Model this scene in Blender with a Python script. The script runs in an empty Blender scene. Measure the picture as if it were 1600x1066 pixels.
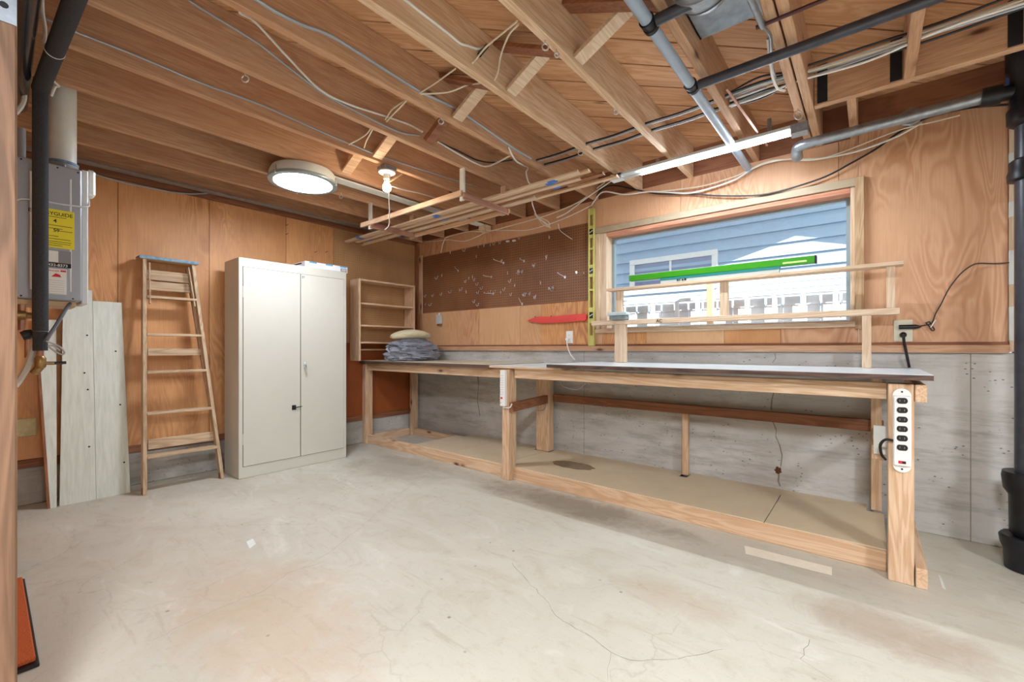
import bpy, bmesh, math, random
from mathutils import Vector, Matrix, noise
R=random.Random(7)
V=Vector
sc=bpy.context.scene
# ---------------------------------------------------------------- camera
FPX,YAW,HY,EYE=680.0,math.radians(39.5),544.0,V((4.46,-3.5,1.08))
cd=bpy.data.cameras.new('camera'); cam=bpy.data.objects.new('camera',cd); sc.collection.objects.link(cam)
cam.location=EYE; cam.rotation_euler=(math.pi/2,0,YAW)
cd.sensor_width=36; cd.lens=36*FPX/1600; cd.shift_y=(HY-533)/1600; cd.clip_start=.02
sc.camera=cam
# ---------------------------------------------------------------- view + world + lights
sc.view_settings.view_transform='Standard'; sc.view_settings.look='None'
sc.view_settings.exposure=0.5; sc.view_settings.gamma=1; sc.view_settings.use_curve_mapping=False
w=bpy.data.worlds.new('world'); sc.world=w; w.use_nodes=True
bg=w.node_tree.nodes['Background']; bg.inputs[0].default_value=(.94,.97,1,1); bg.inputs[1].default_value=1.7
def lamp(name,kind,loc,energy,color=(1,1,1),rot=(0,0,0),**k):
    l=bpy.data.lights.new(name,kind); l.energy=energy; l.color=color
    for a,b in k.items(): setattr(l,a,b)
    o=bpy.data.objects.new(name,l); o.location=loc; o.rotation_euler=rot; sc.collection.objects.link(o); return o
sd=V((-.83,.37,-.42)).normalized()
so=lamp('sun','SUN',(9,-2,8),15.0,(1,.97,.93),angle=.002); so.rotation_euler=sd.to_track_quat('-Z','Y').to_euler()
# unseen fill lights added behind the camera and far right
lamp('added_fill_light','AREA',(4.7,-4.0,2.31),78,(.92,.96,1),shape='DISK',size=.5)
lamp('added_fill_light','AREA',(6.6,-3.0,2.31),52,(.9,.95,1),shape='DISK',size=.5)
# ---------------------------------------------------------------- picking helpers
_d=V((-math.sin(YAW),math.cos(YAW),0)); _r=V((math.cos(YAW),math.sin(YAW),0))
def ray(x,y): return _d+_r*((x-800)/FPX)+V((0,0,-(y-HY)/FPX))
def onx(x,y,X): v=ray(x,y); return EYE+v*((X-EYE.x)/v.x)
def ony(x,y,Y): v=ray(x,y); return EYE+v*((Y-EYE.y)/v.y)
def onz(x,y,Z): v=ray(x,y); return EYE+v*((Z-EYE.z)/v.z)
# ---------------------------------------------------------------- mesh helpers
WORLD={}
def link(o): sc.collection.objects.link(o); return o
def thing(name,label,cat,loc,group=None):
    o=bpy.data.objects.new(name,None); link(o); o.location=loc; o.empty_display_size=.1
    WORLD[o.name]=V(loc); o['label']=label; o['category']=cat
    if group: o['group']=group
    return o
def obj(name,bm,mat,parent=None,label=None,cat=None,group=None,kind=None,smooth=False):
    bm.normal_update()
    if parent is None:
        vs=[v.co for v in bm.verts]
        o0=V(((min(v.x for v in vs)+max(v.x for v in vs))/2,(min(v.y for v in vs)+max(v.y for v in vs))/2,min(v.z for v in vs)))
    else: o0=WORLD[parent.name]
    for v in bm.verts: v.co-=o0
    me=bpy.data.meshes.new(name); bm.to_mesh(me); bm.free()
    for m in (mat if isinstance(mat,(list,tuple)) else [mat]): me.materials.append(m)
    if smooth:
        for p in me.polygons: p.use_smooth=True
        me.set_sharp_from_angle(angle=math.radians(40))
    o=bpy.data.objects.new(name,me); link(o); WORLD[o.name]=o0
    if parent is None: o.location=o0
    else: o.parent=parent
    if label: o['label']=label
    if cat: o['category']=cat
    if group: o['group']=group
    if kind: o['kind']=kind
    return o
def struct(name,bm,mat,parent=None,**k): return obj(name,bm,mat,parent,kind='structure',**k)
def NB(): return bmesh.new()
def box(bm,x0,x1,y0,y1,z0,z1,bev=.0,M=None,mi=0):
    r=bmesh.ops.create_cube(bm,size=1)['verts']
    for v in r: v.co=V((x0+(v.co.x+.5)*(x1-x0),y0+(v.co.y+.5)*(y1-y0),z0+(v.co.z+.5)*(z1-z0)))
    fs=set(f for v in r for f in v.link_faces)
    for f in fs: f.material_index=mi
    if bev:
        es=list(set(e for v in r for e in v.link_edges))
        q=bmesh.ops.bevel(bm,geom=es,offset=bev,segments=1,affect='EDGES'); r=list(set(q['verts']))+[v for v in r if v.is_valid]
    if M is not None:
        for v in set(r):
            v.co=M@v.co
    return bm
def beam(bm,p0,p1,w,t,up=V((0,0,1)),bev=.0015,mi=0):
    p0,p1=V(p0),V(p1); a=(p1-p0); L=a.length; a.normalize()
    s=a.cross(V(up)).normalized(); u=s.cross(a).normalized()
    M=Matrix(((a.x,s.x,u.x,p0.x),(a.y,s.y,u.y,p0.y),(a.z,s.z,u.z,p0.z),(0,0,0,1)))
    return box(bm,0,L,-w/2,w/2,-t/2,t/2,bev,M,mi)
def quad(bm,pts,mi=0):
    f=bm.faces.new([bm.verts.new(p) for p in pts]); f.material_index=mi; return bm
def prism(bm,pts,ext,mi=0):
    """polygon pts extruded by vector ext"""
    a=[bm.verts.new(p) for p in pts]; b=[bm.verts.new(V(p)+V(ext)) for p in pts]; n=len(a)
    fs=[bm.faces.new(a),bm.faces.new(b[::-1])]+[bm.faces.new([a[i],b[i],b[(i+1)%n],a[(i+1)%n]]) for i in range(n)]
    for f in fs: f.material_index=mi
    bmesh.ops.recalc_face_normals(bm,faces=fs)
    return bm
def spline(pts,n=6):
    pts=[V(p) for p in pts]
    if len(pts)<3: return pts
    out=[]
    P=[pts[0]*2-pts[1]]+pts+[pts[-1]*2-pts[-2]]
    for i in range(1,len(P)-2):
        a,b,c,d=P[i-1],P[i],P[i+1],P[i+2]
        for k in range(n):
            t=k/n; out.append(.5*((2*b)+(c-a)*t+(2*a-5*b+4*c-d)*t*t+(3*b-a-3*c+d)*t**3))
    out.append(pts[-1]); return out
def tube(bm,pts,r,seg=8,smooth=True,caps=True,mi=0,n=6):
    p=spline(pts,n) if smooth else [V(q) for q in pts]
    rings=[]; prev=None
    for i,c in enumerate(p):
        t=(p[min(i+1,len(p)-1)]-p[max(i-1,0)]).normalized()
        if prev is None: s=t.orthogonal().normalized()
        else: s=(prev-t*prev.dot(t)); s=s.normalized() if s.length>1e-6 else t.orthogonal().normalized()
        prev=s; b=t.cross(s); rr=r[i] if isinstance(r,(list,tuple)) else r
        rings.append([bm.verts.new(c+(s*math.cos(a)+b*math.sin(a))*rr) for a in [2*math.pi*k/seg for k in range(seg)]])
    for A,B in zip(rings,rings[1:]):
        for k in range(seg): bm.faces.new([A[k],A[(k+1)%seg],B[(k+1)%seg],B[k]]).material_index=mi
    if caps: bm.faces.new(rings[0][::-1]).material_index=mi; bm.faces.new(rings[-1]).material_index=mi
    return bm
def lathe(bm,prof,c,axis=(0,0,1),seg=32,mi=0,cap=True):
    a=V(axis).normalized(); s=a.orthogonal().normalized(); b=a.cross(s); c=V(c)
    rings=[[bm.verts.new(c+a*h+(s*math.cos(q)+b*math.sin(q))*max(r,1e-4)) for q in [2*math.pi*k/seg for k in range(seg)]] for r,h in prof]
    for A,B in zip(rings,rings[1:]):
        for k in range(seg): bm.faces.new([A[k],A[(k+1)%seg],B[(k+1)%seg],B[k]]).material_index=mi
    if cap: bm.faces.new(rings[0][::-1]).material_index=mi; bm.faces.new(rings[-1]).material_index=mi
    return bm
def text(name,s,size,origin,xdir,ydir,mat,parent,depth=.0006,align='LEFT',sx=1):
    cu=bpy.data.curves.new('t','FONT'); cu.body=s; cu.size=size; cu.extrude=depth; cu.offset=size*.012; cu.align_x=align
    to=bpy.data.objects.new('t',cu); link(to); bpy.context.view_layer.update()
    me=bpy.data.meshes.new_from_object(to.evaluated_get(bpy.context.evaluated_depsgraph_get()))
    bm=bmesh.new(); bm.from_mesh(me)
    x=V(xdir).normalized(); y=V(ydir).normalized(); z=x.cross(y)
    for v in bm.verts: v.co=V(origin)+x*v.co.x*sx+y*v.co.y+z*v.co.z
    bpy.data.objects.remove(to); bpy.data.meshes.remove(me); bpy.data.curves.remove(cu)
    return obj(name,bm,mat,parent)
# ---------------------------------------------------------------- materials
def srgb(h):
    h=h.lstrip('#'); c=[int(h[i:i+2],16)/255 for i in (0,2,4)]
    return tuple(x/12.92 if x<=.04045 else ((x+.055)/1.055)**2.4 for x in c)+(1,)
class MT:
    def __init__(s,name):
        s.m=bpy.data.materials.new(name); s.m.use_nodes=True; s.t=s.m.node_tree; s.b=s.t.nodes['Principled BSDF']
    def n(s,typ,_out=0,**k):
        nd=s.t.nodes.new(typ)
        for a,v in k.items():
            if a.startswith('i'):
                key=a[1:]; key=int(key) if key.isdigit() else key.replace('_',' ')
                if isinstance(v,bpy.types.NodeSocket): s.t.links.new(v,nd.inputs[key])
                else: nd.inputs[key].default_value=v
            else: setattr(nd,a,v)
        return nd.outputs[_out]
    def math(s,op,a,b=0,c=None):
        k=dict(operation=op,i0=a,i1=b)
        if c is not None: k['i2']=c
        return s.n('ShaderNodeMath',**k)
    def mix(s,f,a,b,mode='MIX'):
        nd=s.t.nodes.new('ShaderNodeMix'); nd.data_type='RGBA'; nd.blend_type=mode
        for i,v in ((0,f),(6,a),(7,b)):
            if isinstance(v,bpy.types.NodeSocket): s.t.links.new(v,nd.inputs[i])
            else: nd.inputs[i].default_value=v
        return nd.outputs[2]
    def ramp(s,f,*st):
        nd=s.t.nodes.new('ShaderNodeValToRGB'); s.t.links.new(f,nd.inputs[0]); e=nd.color_ramp.elements
        while len(e)<len(st): e.new(.5)
        for q,(p,c) in zip(e,st): q.position=p; q.color=c if not isinstance(c,(int,float)) else (c,c,c,1)
        return nd.outputs[0]
    def coord(s,rand=True,scale=(1,1,1),rot=(0,0,0),world=False):
        if world: v=s.n('ShaderNodeNewGeometry')
        else:
            v=s.n('ShaderNodeTexCoord',_out=3)
        if rand and not world:
            rr=s.n('ShaderNodeObjectInfo',_out=5)
            q=s.math('MULTIPLY',rr,53.)
            v=s.n('ShaderNodeVectorMath',operation='ADD',i0=v,i1=s.n('ShaderNodeCombineXYZ',i0=q,i1=q,i2=q))
        return s.n('ShaderNodeMapping',iVector=v,iScale=scale,iRotation=rot)
    def noise(s,v,sc_=5,det=4,rough=.55,dist=0): return s.n('ShaderNodeTexNoise',iVector=v,iScale=sc_,iDetail=det,iRoughness=rough,iDistortion=dist)
    def done(s,col=None,rough=.6,metal=0,bump=None,bs=.2,bd=.002,**k):
        b=s.b
        if col is not None:
            if isinstance(col,bpy.types.NodeSocket): s.t.links.new(col,b.inputs['Base Color'])
            else: b.inputs['Base Color'].default_value=col
        if isinstance(rough,bpy.types.NodeSocket): s.t.links.new(rough,b.inputs['Roughness'])
        else: b.inputs['Roughness'].default_value=rough
        b.inputs['Metallic'].default_value=metal
        if bump is not None:
            nd=s.n('ShaderNodeBump',iStrength=bs,iDistance=bd,iHeight=bump); s.t.links.new(nd,b.inputs['Normal'])
        for a,v in k.items(): b.inputs[a.replace('_',' ')].default_value=v
        return s.m
_AX={'x':0,'y':1,'z':2}
def wood(name,light,dark,axis='z',knots=True,rough=.65,fine=1.,tint=.25,ring=.55):
    m=MT(name); k=_AX[axis]
    def S(a,b): q=[b,b,b]; q[k]=a; return tuple(q)
    v=m.coord(scale=S(.55,7)); g=m.noise(v,1.6,3,.5,1.1)
    rings=m.math('SINE',m.math('MULTIPLY',g,46.))
    rings=m.math('MULTIPLY_ADD',rings,.5,.5)
    f=m.noise(m.coord(scale=S(3,110)),2.5*fine,3,.6)
    mixv=m.math('ADD',m.math('MULTIPLY',rings,ring),m.math('MULTIPLY',f,1-ring))
    col=m.mix(m.ramp(mixv,(.2,0.),(.85,1.)),srgb(light),srgb(dark))
    big=m.noise(m.coord(scale=S(.8,2.5)),1.3,2)
    rnd=m.n('ShaderNodeObjectInfo',_out=5)
    col=m.mix(m.math('MULTIPLY',m.ramp(big,(.35,0.),(.7,1.)),tint),col,srgb(dark))
    col=m.mix(m.math('MULTIPLY',rnd,tint*.8),col,srgb(dark))
    if knots:
        vk=m.n('ShaderNodeTexVoronoi',iVector=m.coord(scale=S(2.0,5.5)),iScale=1.15)
        kn=m.ramp(vk,(.03,1.),(.06,.8),(.1,.25),(.16,0.))
        col=m.mix(kn,col,srgb('#5a3018'))
    return m.done(col,rough,bump=f,bs=.25,bd=.0015)
W={}
for a in 'xyz':
    W['j'+a]=wood('joist_wood_'+a,'#e3be9a','#a5734f',a,tint=.3,ring=.15)
    W['f'+a]=wood('bench_lumber_'+a,'#e8cdae','#c49c76',a,tint=.25,ring=.4)
    W['p'+a]=wood('pale_pine_'+a,'#e6d3ba','#c4a483',a,tint=.2,ring=.35,knots=False)
    W['d'+a]=wood('aged_brown_wood_'+a,'#a9724f','#784a32',a,tint=.4,ring=.4,knots=False)
    W['l'+a]=wood('weathered_ladder_wood_'+a,'#d6c0a0','#a08465',a,tint=.3,ring=.35,knots=False,rough=.75)
W['pale']=wood('pale_joist_wood','#ebd3b6','#bd9068','y',tint=.2,ring=.25)
W['pink']=wood('pinkish_strip_wood','#b98d78','#97695a','y',knots=False)
W['post']=wood('foreground_post_wood','#8f6b50','#664a35','z',tint=.2,ring=.5)
def plain(name,col,rough=.5,metal=0,speck=.0,sc_=30,**k):
    m=MT(name); c=srgb(col)
    nz=m.noise(m.coord(rand=False),sc_,4,.6)
    c2=tuple(x*(1-speck) for x in c[:3])+(1,)
    return m.done(m.mix(m.ramp(nz,(.35,0.),(.7,1.)),c,c2),rough,metal,bump=nz,bs=.08,bd=.001,**k)
def emit(name,col,st):
    m=MT(name); m.b.inputs['Emission Color'].default_value=srgb(col); m.b.inputs['Emission Strength'].default_value=st
    return m.done(srgb(col),.4)
def plywood(name,light,dark,axis='z',swirl=.5,stain=.35,rough=.5):
    m=MT(name); k=_AX[axis]
    def S(a,b): q=[b,b,b]; q[k]=a; return tuple(q)
    v=m.coord(scale=S(.5,2.2)); g=m.noise(v,1.5,2.5,.5,1.4)
    rg=m.math('MULTIPLY_ADD',m.math('SINE',m.math('MULTIPLY',g,110.)),.5,.5)
    mask=m.ramp(m.noise(m.coord(),1.1,2),(.42,0.),(.62,1.))
    col=m.mix(m.math('MULTIPLY',m.math('MULTIPLY',rg,mask),swirl),srgb(light),srgb(dark))
    f=m.noise(m.coord(scale=S(2,70)),2.4,3,.6)
    col=m.mix(m.math('MULTIPLY',m.ramp(f,(.4,0.),(.75,1.)),.3),col,srgb(dark))
    big=m.noise(m.coord(scale=S(.7,1)),1.4,4,.6,.6)
    col=m.mix(m.math('MULTIPLY',m.ramp(big,(.42,0.),(.68,1.)),stain),col,srgb(dark))
    return m.done(col,rough,bump=f,bs=.1,bd=.001)
PLY=plywood('orange_plywood','#e0a870','#a5683c',swirl=.6,stain=.45)
PLYR=plywood('window_wall_plywood','#d9ad88','#b88058',swirl=.75,stain=.25)
PLYL=plywood('patched_pale_plywood','#dfb68a','#c08c60',swirl=.4,stain=.35)
PLYD=plywood('dark_hardboard','#9a5022','#743512',swirl=.2,stain=.3)
def concrete_floor():
    m=MT('concrete_floor'); v=m.coord(rand=False)
    a=m.noise(v,.9,6,.62,.4); b=m.noise(m.coord(rand=False,scale=(1,2.2,1),rot=(0,0,.5)),2.2,6,.65,1.2); c=m.noise(v,14,5,.7); d=m.noise(v,120,2,.6)
    col=m.mix(m.ramp(a,(.32,0.),(.68,1.)),srgb('#cbc8bb'),srgb('#bab6a7'))
    col=m.mix(m.math('MULTIPLY',m.ramp(b,(.52,0.),(.72,1.)),.55),col,srgb('#b4aa96'))
    col=m.mix(m.math('MULTIPLY',m.ramp(b,(.28,1.),(.42,0.)),.5),col,srgb('#dbd8cf'))
    col=m.mix(m.math('MULTIPLY',m.ramp(c,(.55,0.),(.75,1.)),.3),col,srgb('#8f8674'))
    col=m.mix(m.math('MULTIPLY',m.ramp(d,(.62,0.),(.72,1.)),.25),col,srgb('#857c6c'))
    sp=m.n('ShaderNodeTexVoronoi',iVector=v,iScale=9.)
    col=m.mix(m.math('MULTIPLY',m.math('MULTIPLY',m.ramp(sp,(.03,1.),(.09,0.)),m.ramp(m.noise(v,1.7,2),(.5,0.),(.6,1.))),.75),col,srgb('#5f5648'))
    ed=m.n('ShaderNodeTexVoronoi',feature='DISTANCE_TO_EDGE',iVector=m.n('ShaderNodeVectorMath',operation='ADD',i0=v,i1=m.n('ShaderNodeVectorMath',operation='SCALE',i0=m.n('ShaderNodeTexNoise',_out=1,iVector=v,iScale=6.,iDetail=4.),iScale=.22)),iScale=1.3)
    col=m.mix(m.math('MULTIPLY',m.math('MULTIPLY',m.ramp(ed,(.002,1.),(.006,0.)),m.ramp(m.noise(v,.8,2),(.5,0.),(.56,1.))),.22),col,srgb('#7b7262'))
    sc2=m.noise(m.coord(rand=False,scale=(1,9,1),rot=(0,0,.9)),3,4,.7)
    col=m.mix(m.math('MULTIPLY',m.ramp(sc2,(.6,0.),(.7,1.)),.3),col,srgb('#9c917c'))
    # darker brown band in front of the bench and one rusty patch
    g=m.n('ShaderNodeSeparateXYZ',i0=m.n('ShaderNodeNewGeometry'))
    sep=m.t.nodes[-1]
    gx,gy=sep.outputs[0],sep.outputs[1]
    def blob(cx,cy,rx,ry):
        dx=m.math('DIVIDE',m.math('SUBTRACT',gx,cx),rx); dy=m.math('DIVIDE',m.math('SUBTRACT',gy,cy),ry)
        r=m.math('ADD',m.math('MULTIPLY',dx,dx),m.math('MULTIPLY',dy,dy))
        r=m.math('ADD',r,m.math('MULTIPLY',m.math('SUBTRACT',m.noise(v,5,5,.7,.8),.5),2.2))
        return m.ramp(r,(.15,1.),(.95,0.))
    col=m.mix(m.math('MULTIPLY',blob(2.85,-.93,.9,.2),.6),col,srgb('#7d715f'))
    col=m.mix(m.math('MULTIPLY',blob(1.2,-1.1,.7,.4),.45),col,srgb('#8e8470'))
    col=m.mix(m.math('MULTIPLY',blob(2.55,-2.75,.75,.35),.38),col,srgb('#bb9a72'))
    col=m.mix(m.math('MULTIPLY',blob(4.5,-1.3,.35,.2),.4),col,srgb('#8f6f4c'))
    col=m.mix(m.math('MULTIPLY',blob(3.8,-1.6,.3,.15),.3),col,srgb('#a58a60'))
    rg=m.ramp(b,(.3,.42),(.7,.62))
    return m.done(col,rg,bump=c,bs=.15,bd=.002)
FLOOR=concrete_floor()
def concrete_wall(name,l,d):
    m=MT(name); v=m.coord(rand=False)
    a=m.noise(v,1.6,6,.65,.5); h=m.noise(m.coord(rand=False,scale=(1,1,6)),2.4,5,.7); p=m.n('ShaderNodeTexVoronoi',iVector=m.coord(rand=False,scale=(1,1,1.8)),iScale=26.)
    col=m.mix(m.ramp(a,(.32,0.),(.68,1.)),srgb(l),srgb(d))
    col=m.mix(m.math('MULTIPLY',m.ramp(h,(.48,0.),(.68,1.)),.55),col,srgb('#86837a'))
    col=m.mix(m.math('MULTIPLY',m.ramp(h,(.25,1.),(.4,0.)),.35),col,srgb('#d8d8d4'))
    sel=m.ramp(m.noise(v,7,2),(.52,0.),(.58,1.))
    col=m.mix(m.math('MULTIPLY',m.math('MULTIPLY',m.ramp(p,(.10,1.),(.2,0.)),sel),.85),col,srgb('#4b4a48'))
    return m.done(col,.85,bump=h,bs=.35,bd=.004)
CONC=concrete_wall('concrete_wall','#cfcecb','#b6b4ae')
CONCD=concrete_wall('stained_concrete','#cbc8c2','#98948c')
def pegboard(name,l,d,u,v_,pitch=.0254,rad=.0044):
    m=MT(name); g=m.n('ShaderNodeNewGeometry'); m.n('ShaderNodeSeparateXYZ',i0=g); sp=m.t.nodes[-1]
    def fr(i): return m.math('SUBTRACT',m.math('FRACT',m.math('DIVIDE',sp.outputs[i],pitch)),.5)
    a,b=fr(u),fr(v_); r=m.math('SQRT',m.math('ADD',m.math('MULTIPLY',a,a),m.math('MULTIPLY',b,b)))
    hole=m.math('LESS_THAN',r,rad/pitch)
    n=m.noise(m.coord(rand=False,scale=(1,1,.6)),2,4,.6)
    col=m.mix(m.ramp(n,(.35,0.),(.7,1.)),srgb(l),srgb(d))
    return m.done(m.mix(hole,col,srgb('#241009')),.5)
PEG=pegboard('brown_pegboard','#96694a','#7c5034',0,2)
PEGL=pegboard('tan_pegboard','#bd9468','#a67c52',1,2,rad=.0026)
def boards_mat():
    m=MT('subfloor_boards')
    v=m.coord(rand=False,rot=(0,0,-math.pi/4)); m.n('ShaderNodeSeparateXYZ',i0=v); sp=m.t.nodes[-1]
    idx=m.math('FLOOR',m.math('DIVIDE',sp.outputs[1],.184))
    wn=m.n('ShaderNodeTexWhiteNoise',noise_dimensions='1D',iW=idx)
    q=m.n('ShaderNodeVectorMath',operation='ADD',i0=v,i1=m.n('ShaderNodeCombineXYZ',i0=m.math('MULTIPLY',wn,40.),i1=0.,i2=0.))
    mp=m.n('ShaderNodeMapping',iVector=q,iScale=(.6,7,7)); g=m.noise(mp,1.8,3,.5,1.2)
    rg=m.math('MULTIPLY_ADD',m.math('SINE',m.math('MULTIPLY',g,40.)),.5,.5)
    col=m.mix(rg,srgb('#dcae86'),srgb('#c89668')); col=m.mix(m.math('MULTIPLY',wn,.55),col,srgb('#ac7850'))
    vk=m.n('ShaderNodeTexVoronoi',iVector=m.n('ShaderNodeMapping',iVector=q,iScale=(1.4,5,5)),iScale=1.)
    col=m.mix(m.ramp(vk,(.03,1.),(.09,0.)),col,srgb('#4a2410'))
    return m.done(col,.7)
SUBF=boards_mat()
def siding_mat():
    m=MT('blue_lap_siding'); n=m.noise(m.coord(rand=False,scale=(1,1,8)),3,4)
    return m.done(m.mix(n,srgb('#b2c8dc'),srgb('#a2bad0')),.7)
SIDING=siding_mat()
WHITEW=plain('white_window_trim','#f2f2ee',.5,speck=.05)
CABM=plain('beige_enamel_steel','#cac9bd',.38,.0,speck=.04,sc_=3)
CABD=plain('dark_gap','#3a3935',.6)
BLACK=plain('black_plastic','#141416',.4)
IRON=plain('black_cast_iron','#24262c',.38,.3,speck=.5,sc_=18)
IRONG=plain('slate_painted_iron','#474b55',.35,.35,speck=.35,sc_=14)
INSUL=plain('black_foam_insulation','#3a3d43',.9,speck=.4,sc_=160)
GALV=plain('galvanized_steel','#a3acb4',.38,.75,speck=.3,sc_=25)
GREYP=plain('grey_painted_pipe','#a3b3c4',.4,.1,speck=.15,sc_=20)
STEEL=plain('bright_zinc','#dfe3e8',.3,.7)
COPPER=plain('dull_copper','#b98a72',.4,.6,speck=.2)
BRASS=plain('aged_brass','#a8895a',.4,.8,speck=.3,sc_=60)
WHITE=plain('white_plastic','#ecedea',.4)
WPAINT=plain('white_painted_wood','#dfe4df',.6,speck=.12,sc_=12)
PVC=plain('white_pvc','#dfe2dc',.35,speck=.05)
GREYH=plain('heater_grey_enamel','#9fa5ae',.42,.15,speck=.04,sc_=3)
GREYL=plain('light_grey_trim','#d2d9da',.4)
CWHITE=plain('white_cable_sheath','#e6e5e0',.45)
CGREY=plain('grey_cable_sheath','#a9b0b8',.4,.2)
CCREAM=plain('cream_cable_sheath','#e0d8c2',.5)
CBLACK=plain('black_cable_sheath','#1c1c20',.45)
YEL=plain('yellow_paper','#f0e436',.6)
YELM=plain('yellow_aluminium','#d2cf78',.45,.1,speck=.06)
RED=plain('red_plastic','#e6514c',.35,speck=.08,sc_=9)
REDP=plain('red_print','#d02a34',.6)
INK=plain('black_ink','#15151a',.7)
GREYI=plain('grey_print','#8d9094',.7)
PAPER=plain('white_paper','#eef0ee',.7)
BLUET=plain('blue_masking_tape','#4b7fd0',.7)
BLUEP=plain('blue_pipe','#2a5fae',.4)
BLUEC=plain('worn_blue_paint','#7fa9c4',.55,speck=.4,sc_=40)
GREEN=plain('green_carton','#34920f',.45,speck=.06)
TEAL=plain('teal_print','#1f7f7c',.5)
CARTON=plain('white_carton','#eceff2',.55)
MINT=None
def board_paint():
    m=MT('pale_green_painted_board'); g=m.noise(m.coord(scale=(30,30,1)),2,4,.6); v=m.n('ShaderNodeTexVoronoi',iVector=m.coord(scale=(4.6,4.6,4.6)),iScale=1.)
    col=m.mix(m.ramp(g,(.4,0.),(.7,1.)),srgb('#dfe6dc'),srgb('#cdd6ca'))
    return m.done(col,.6,bump=g,bs=.3,bd=.001)
MINT=board_paint()
def laminate(name,c1,c2):
    m=MT(name); n=m.noise(m.coord(rand=False),3,5,.6); return m.done(m.mix(m.ramp(n,(.35,0.),(.7,1.)),srgb(c1),srgb(c2)),.28)
LAM=laminate('pale_blue_laminate','#dfeaf0','#cddbe2'); LAML=laminate('buff_laminate','#d8cdb2','#c9c4ae'); HARD=laminate('tan_hardboard','#cfb48c','#bd9f76')
EDGE=wood('dark_worn_edge','#6e5548','#3b2a22','x',knots=False,ring=.4)
MDF=plain('tan_floor_sheet','#d9c6a6',.55,speck=.08,sc_=5)
FABRIC=plain('grey_nylon_tarp','#8e93a0',.55,speck=.15,sc_=6)
CUSH=plain('cream_cushion_cloth','#d8d0ae',.85,speck=.06,sc_=10)
FOAM=plain('yellowed_foam','#d9d2a4',.9,speck=.25,sc_=30)
CARPET=plain('orange_carpet','#c8622e',.95,speck=.45,sc_=220)
TAPEB=plain('bleached_mark','#ece4d0',.7,speck=.08)
MOTTLED=plain('mottled_black','#1b1b1f',.85,speck=.4,sc_=50)
FENCE=plain('white_washed_fence','#dcdde2',.8,speck=.15,sc_=12)
TANP=plain('tan_exterior_post','#e0a882',.7)
CRACK=plain('crack_line','#8a8376',.9)  # line colour of the cracks and form seams
def glass_mat():
    m=MT('window_glass'); t=m.t; b=t.nodes.new('ShaderNodeBsdfTransparent'); g=t.nodes.new('ShaderNodeBsdfGlossy'); g.inputs['Roughness'].default_value=.02
    mx=t.nodes.new('ShaderNodeMixShader'); mx.inputs[0].default_value=.05; b.inputs[0].default_value=(.95,.98,.98,1)
    t.links.new(b.outputs[0],mx.inputs[1]); t.links.new(g.outputs[0],mx.inputs[2])
    t.links.new(mx.outputs[0],t.nodes['Material Output'].inputs[0]); t.nodes.remove(m.b); return m.m
GLASS=glass_mat()
LEDW=emit('lamp_diffuser_glow','#eef3ff',60); TUBEW=emit('led_tube_glow','#eef4ff',24); BULBW=emit('bulb_glow','#ffe6c8',110)
# ================================================================ THE SETTING
CEIL=2.64; JB=2.405
b=NB(); box(b,-.3,8,-8,.3,-.15,0); fl=struct('floor',b,FLOOR)
def strip(bm,pts,w,z=.0006):
    P=[V(p) for p in pts]
    for a,c in zip(P,P[1:]):
        n=(c-a).cross(V((0,0,1))).normalized()*w/2*R.uniform(.5,1.3)
        quad(bm,[V((*(a+n).xy,z)),V((*(a-n).xy,z)),V((*(c-n*.8).xy,z)),V((*(c+n*.8).xy,z))][::-1])
def crack(pxs,wd):
    P=[onz(x,y,0) for x,y in pxs]; out=[P[0]]
    for a,c in zip(P,P[1:]):
        k=max(2,int((c-a).length/.035))
        for i in range(1,k+1): out.append(a.lerp(c,i/k)+(V((R.uniform(-.007,.007),R.uniform(-.007,.007),0)) if i<k else V()))
    bm=NB(); strip(bm,out,wd); bmesh.ops.recalc_face_normals(bm,faces=bm.faces)
    for f in bm.faces:
        if f.normal.z<0: f.normal_flip()
    struct('crack',bm,CRACK,fl)
crack([(800,880),(850,935),(868,962),(915,990),(955,1020),(985,1032),(1060,1030),(1130,1015)],.0022)
crack([(955,1020),(950,1062)],.0018); crack([(1265,1000),(1250,1030),(1300,1063)],.0018)
crack([(240,1000),(290,975),(380,935),(410,925),(450,895),(500,880)],.002)
crack([(700,720),(640,760),(520,860),(470,890)],.0012)
b=NB(); quad(b,[onz(1163,853,0)+V((0,0,.001)),onz(1165,866,0)+V((0,0,.001)),onz(1300,900,0)+V((0,0,.001)),onz(1300,887,0)+V((0,0,.001))][::1]); struct('bleached_strip',b,TAPEB,fl)
for q in ([(1466,898),(1471,903),(1478,922),(1472,919)],[(385,847),(395,842),(400,850),(390,858)]):
    b=NB(); quad(b,[onz(x,y,0)+V((0,0,.001)) for x,y in q]); struct('paint_splash',b,WPAINT,fl)
# ceiling: diagonal subfloor boards
b=NB(); P=.184
M45=Matrix.Rotation(math.pi/4,4,'Z')
for i in range(-60,60):
    # clip roughly: board rows running along (1,1)
    y0=i*P+.005; y1=(i+1)*P-.005
    if y0>6 or y1<-12: continue
    box(b,-9,12,y0,y1,CEIL,CEIL+.02,0,M45)
geom=b.verts[:]+b.edges[:]+b.faces[:]
for co,no in ((V((-.1,0,0)),V((-1,0,0))),(V((8,0,0)),V((1,0,0))),(V((0,-8,0)),V((0,-1,0))),(V((0,.12,0)),V((0,1,0)))):
    bmesh.ops.bisect_plane(b,geom=b.verts[:]+b.edges[:]+b.faces[:],plane_co=co,plane_no=no,clear_outer=True)
ce=struct('ceiling',b,SUBF); 
b=NB(); box(b,-.1,8,-8,.12,CEIL+.022,CEIL+.06); struct('felt_underlay',b,MOTTLED,ce)
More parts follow.
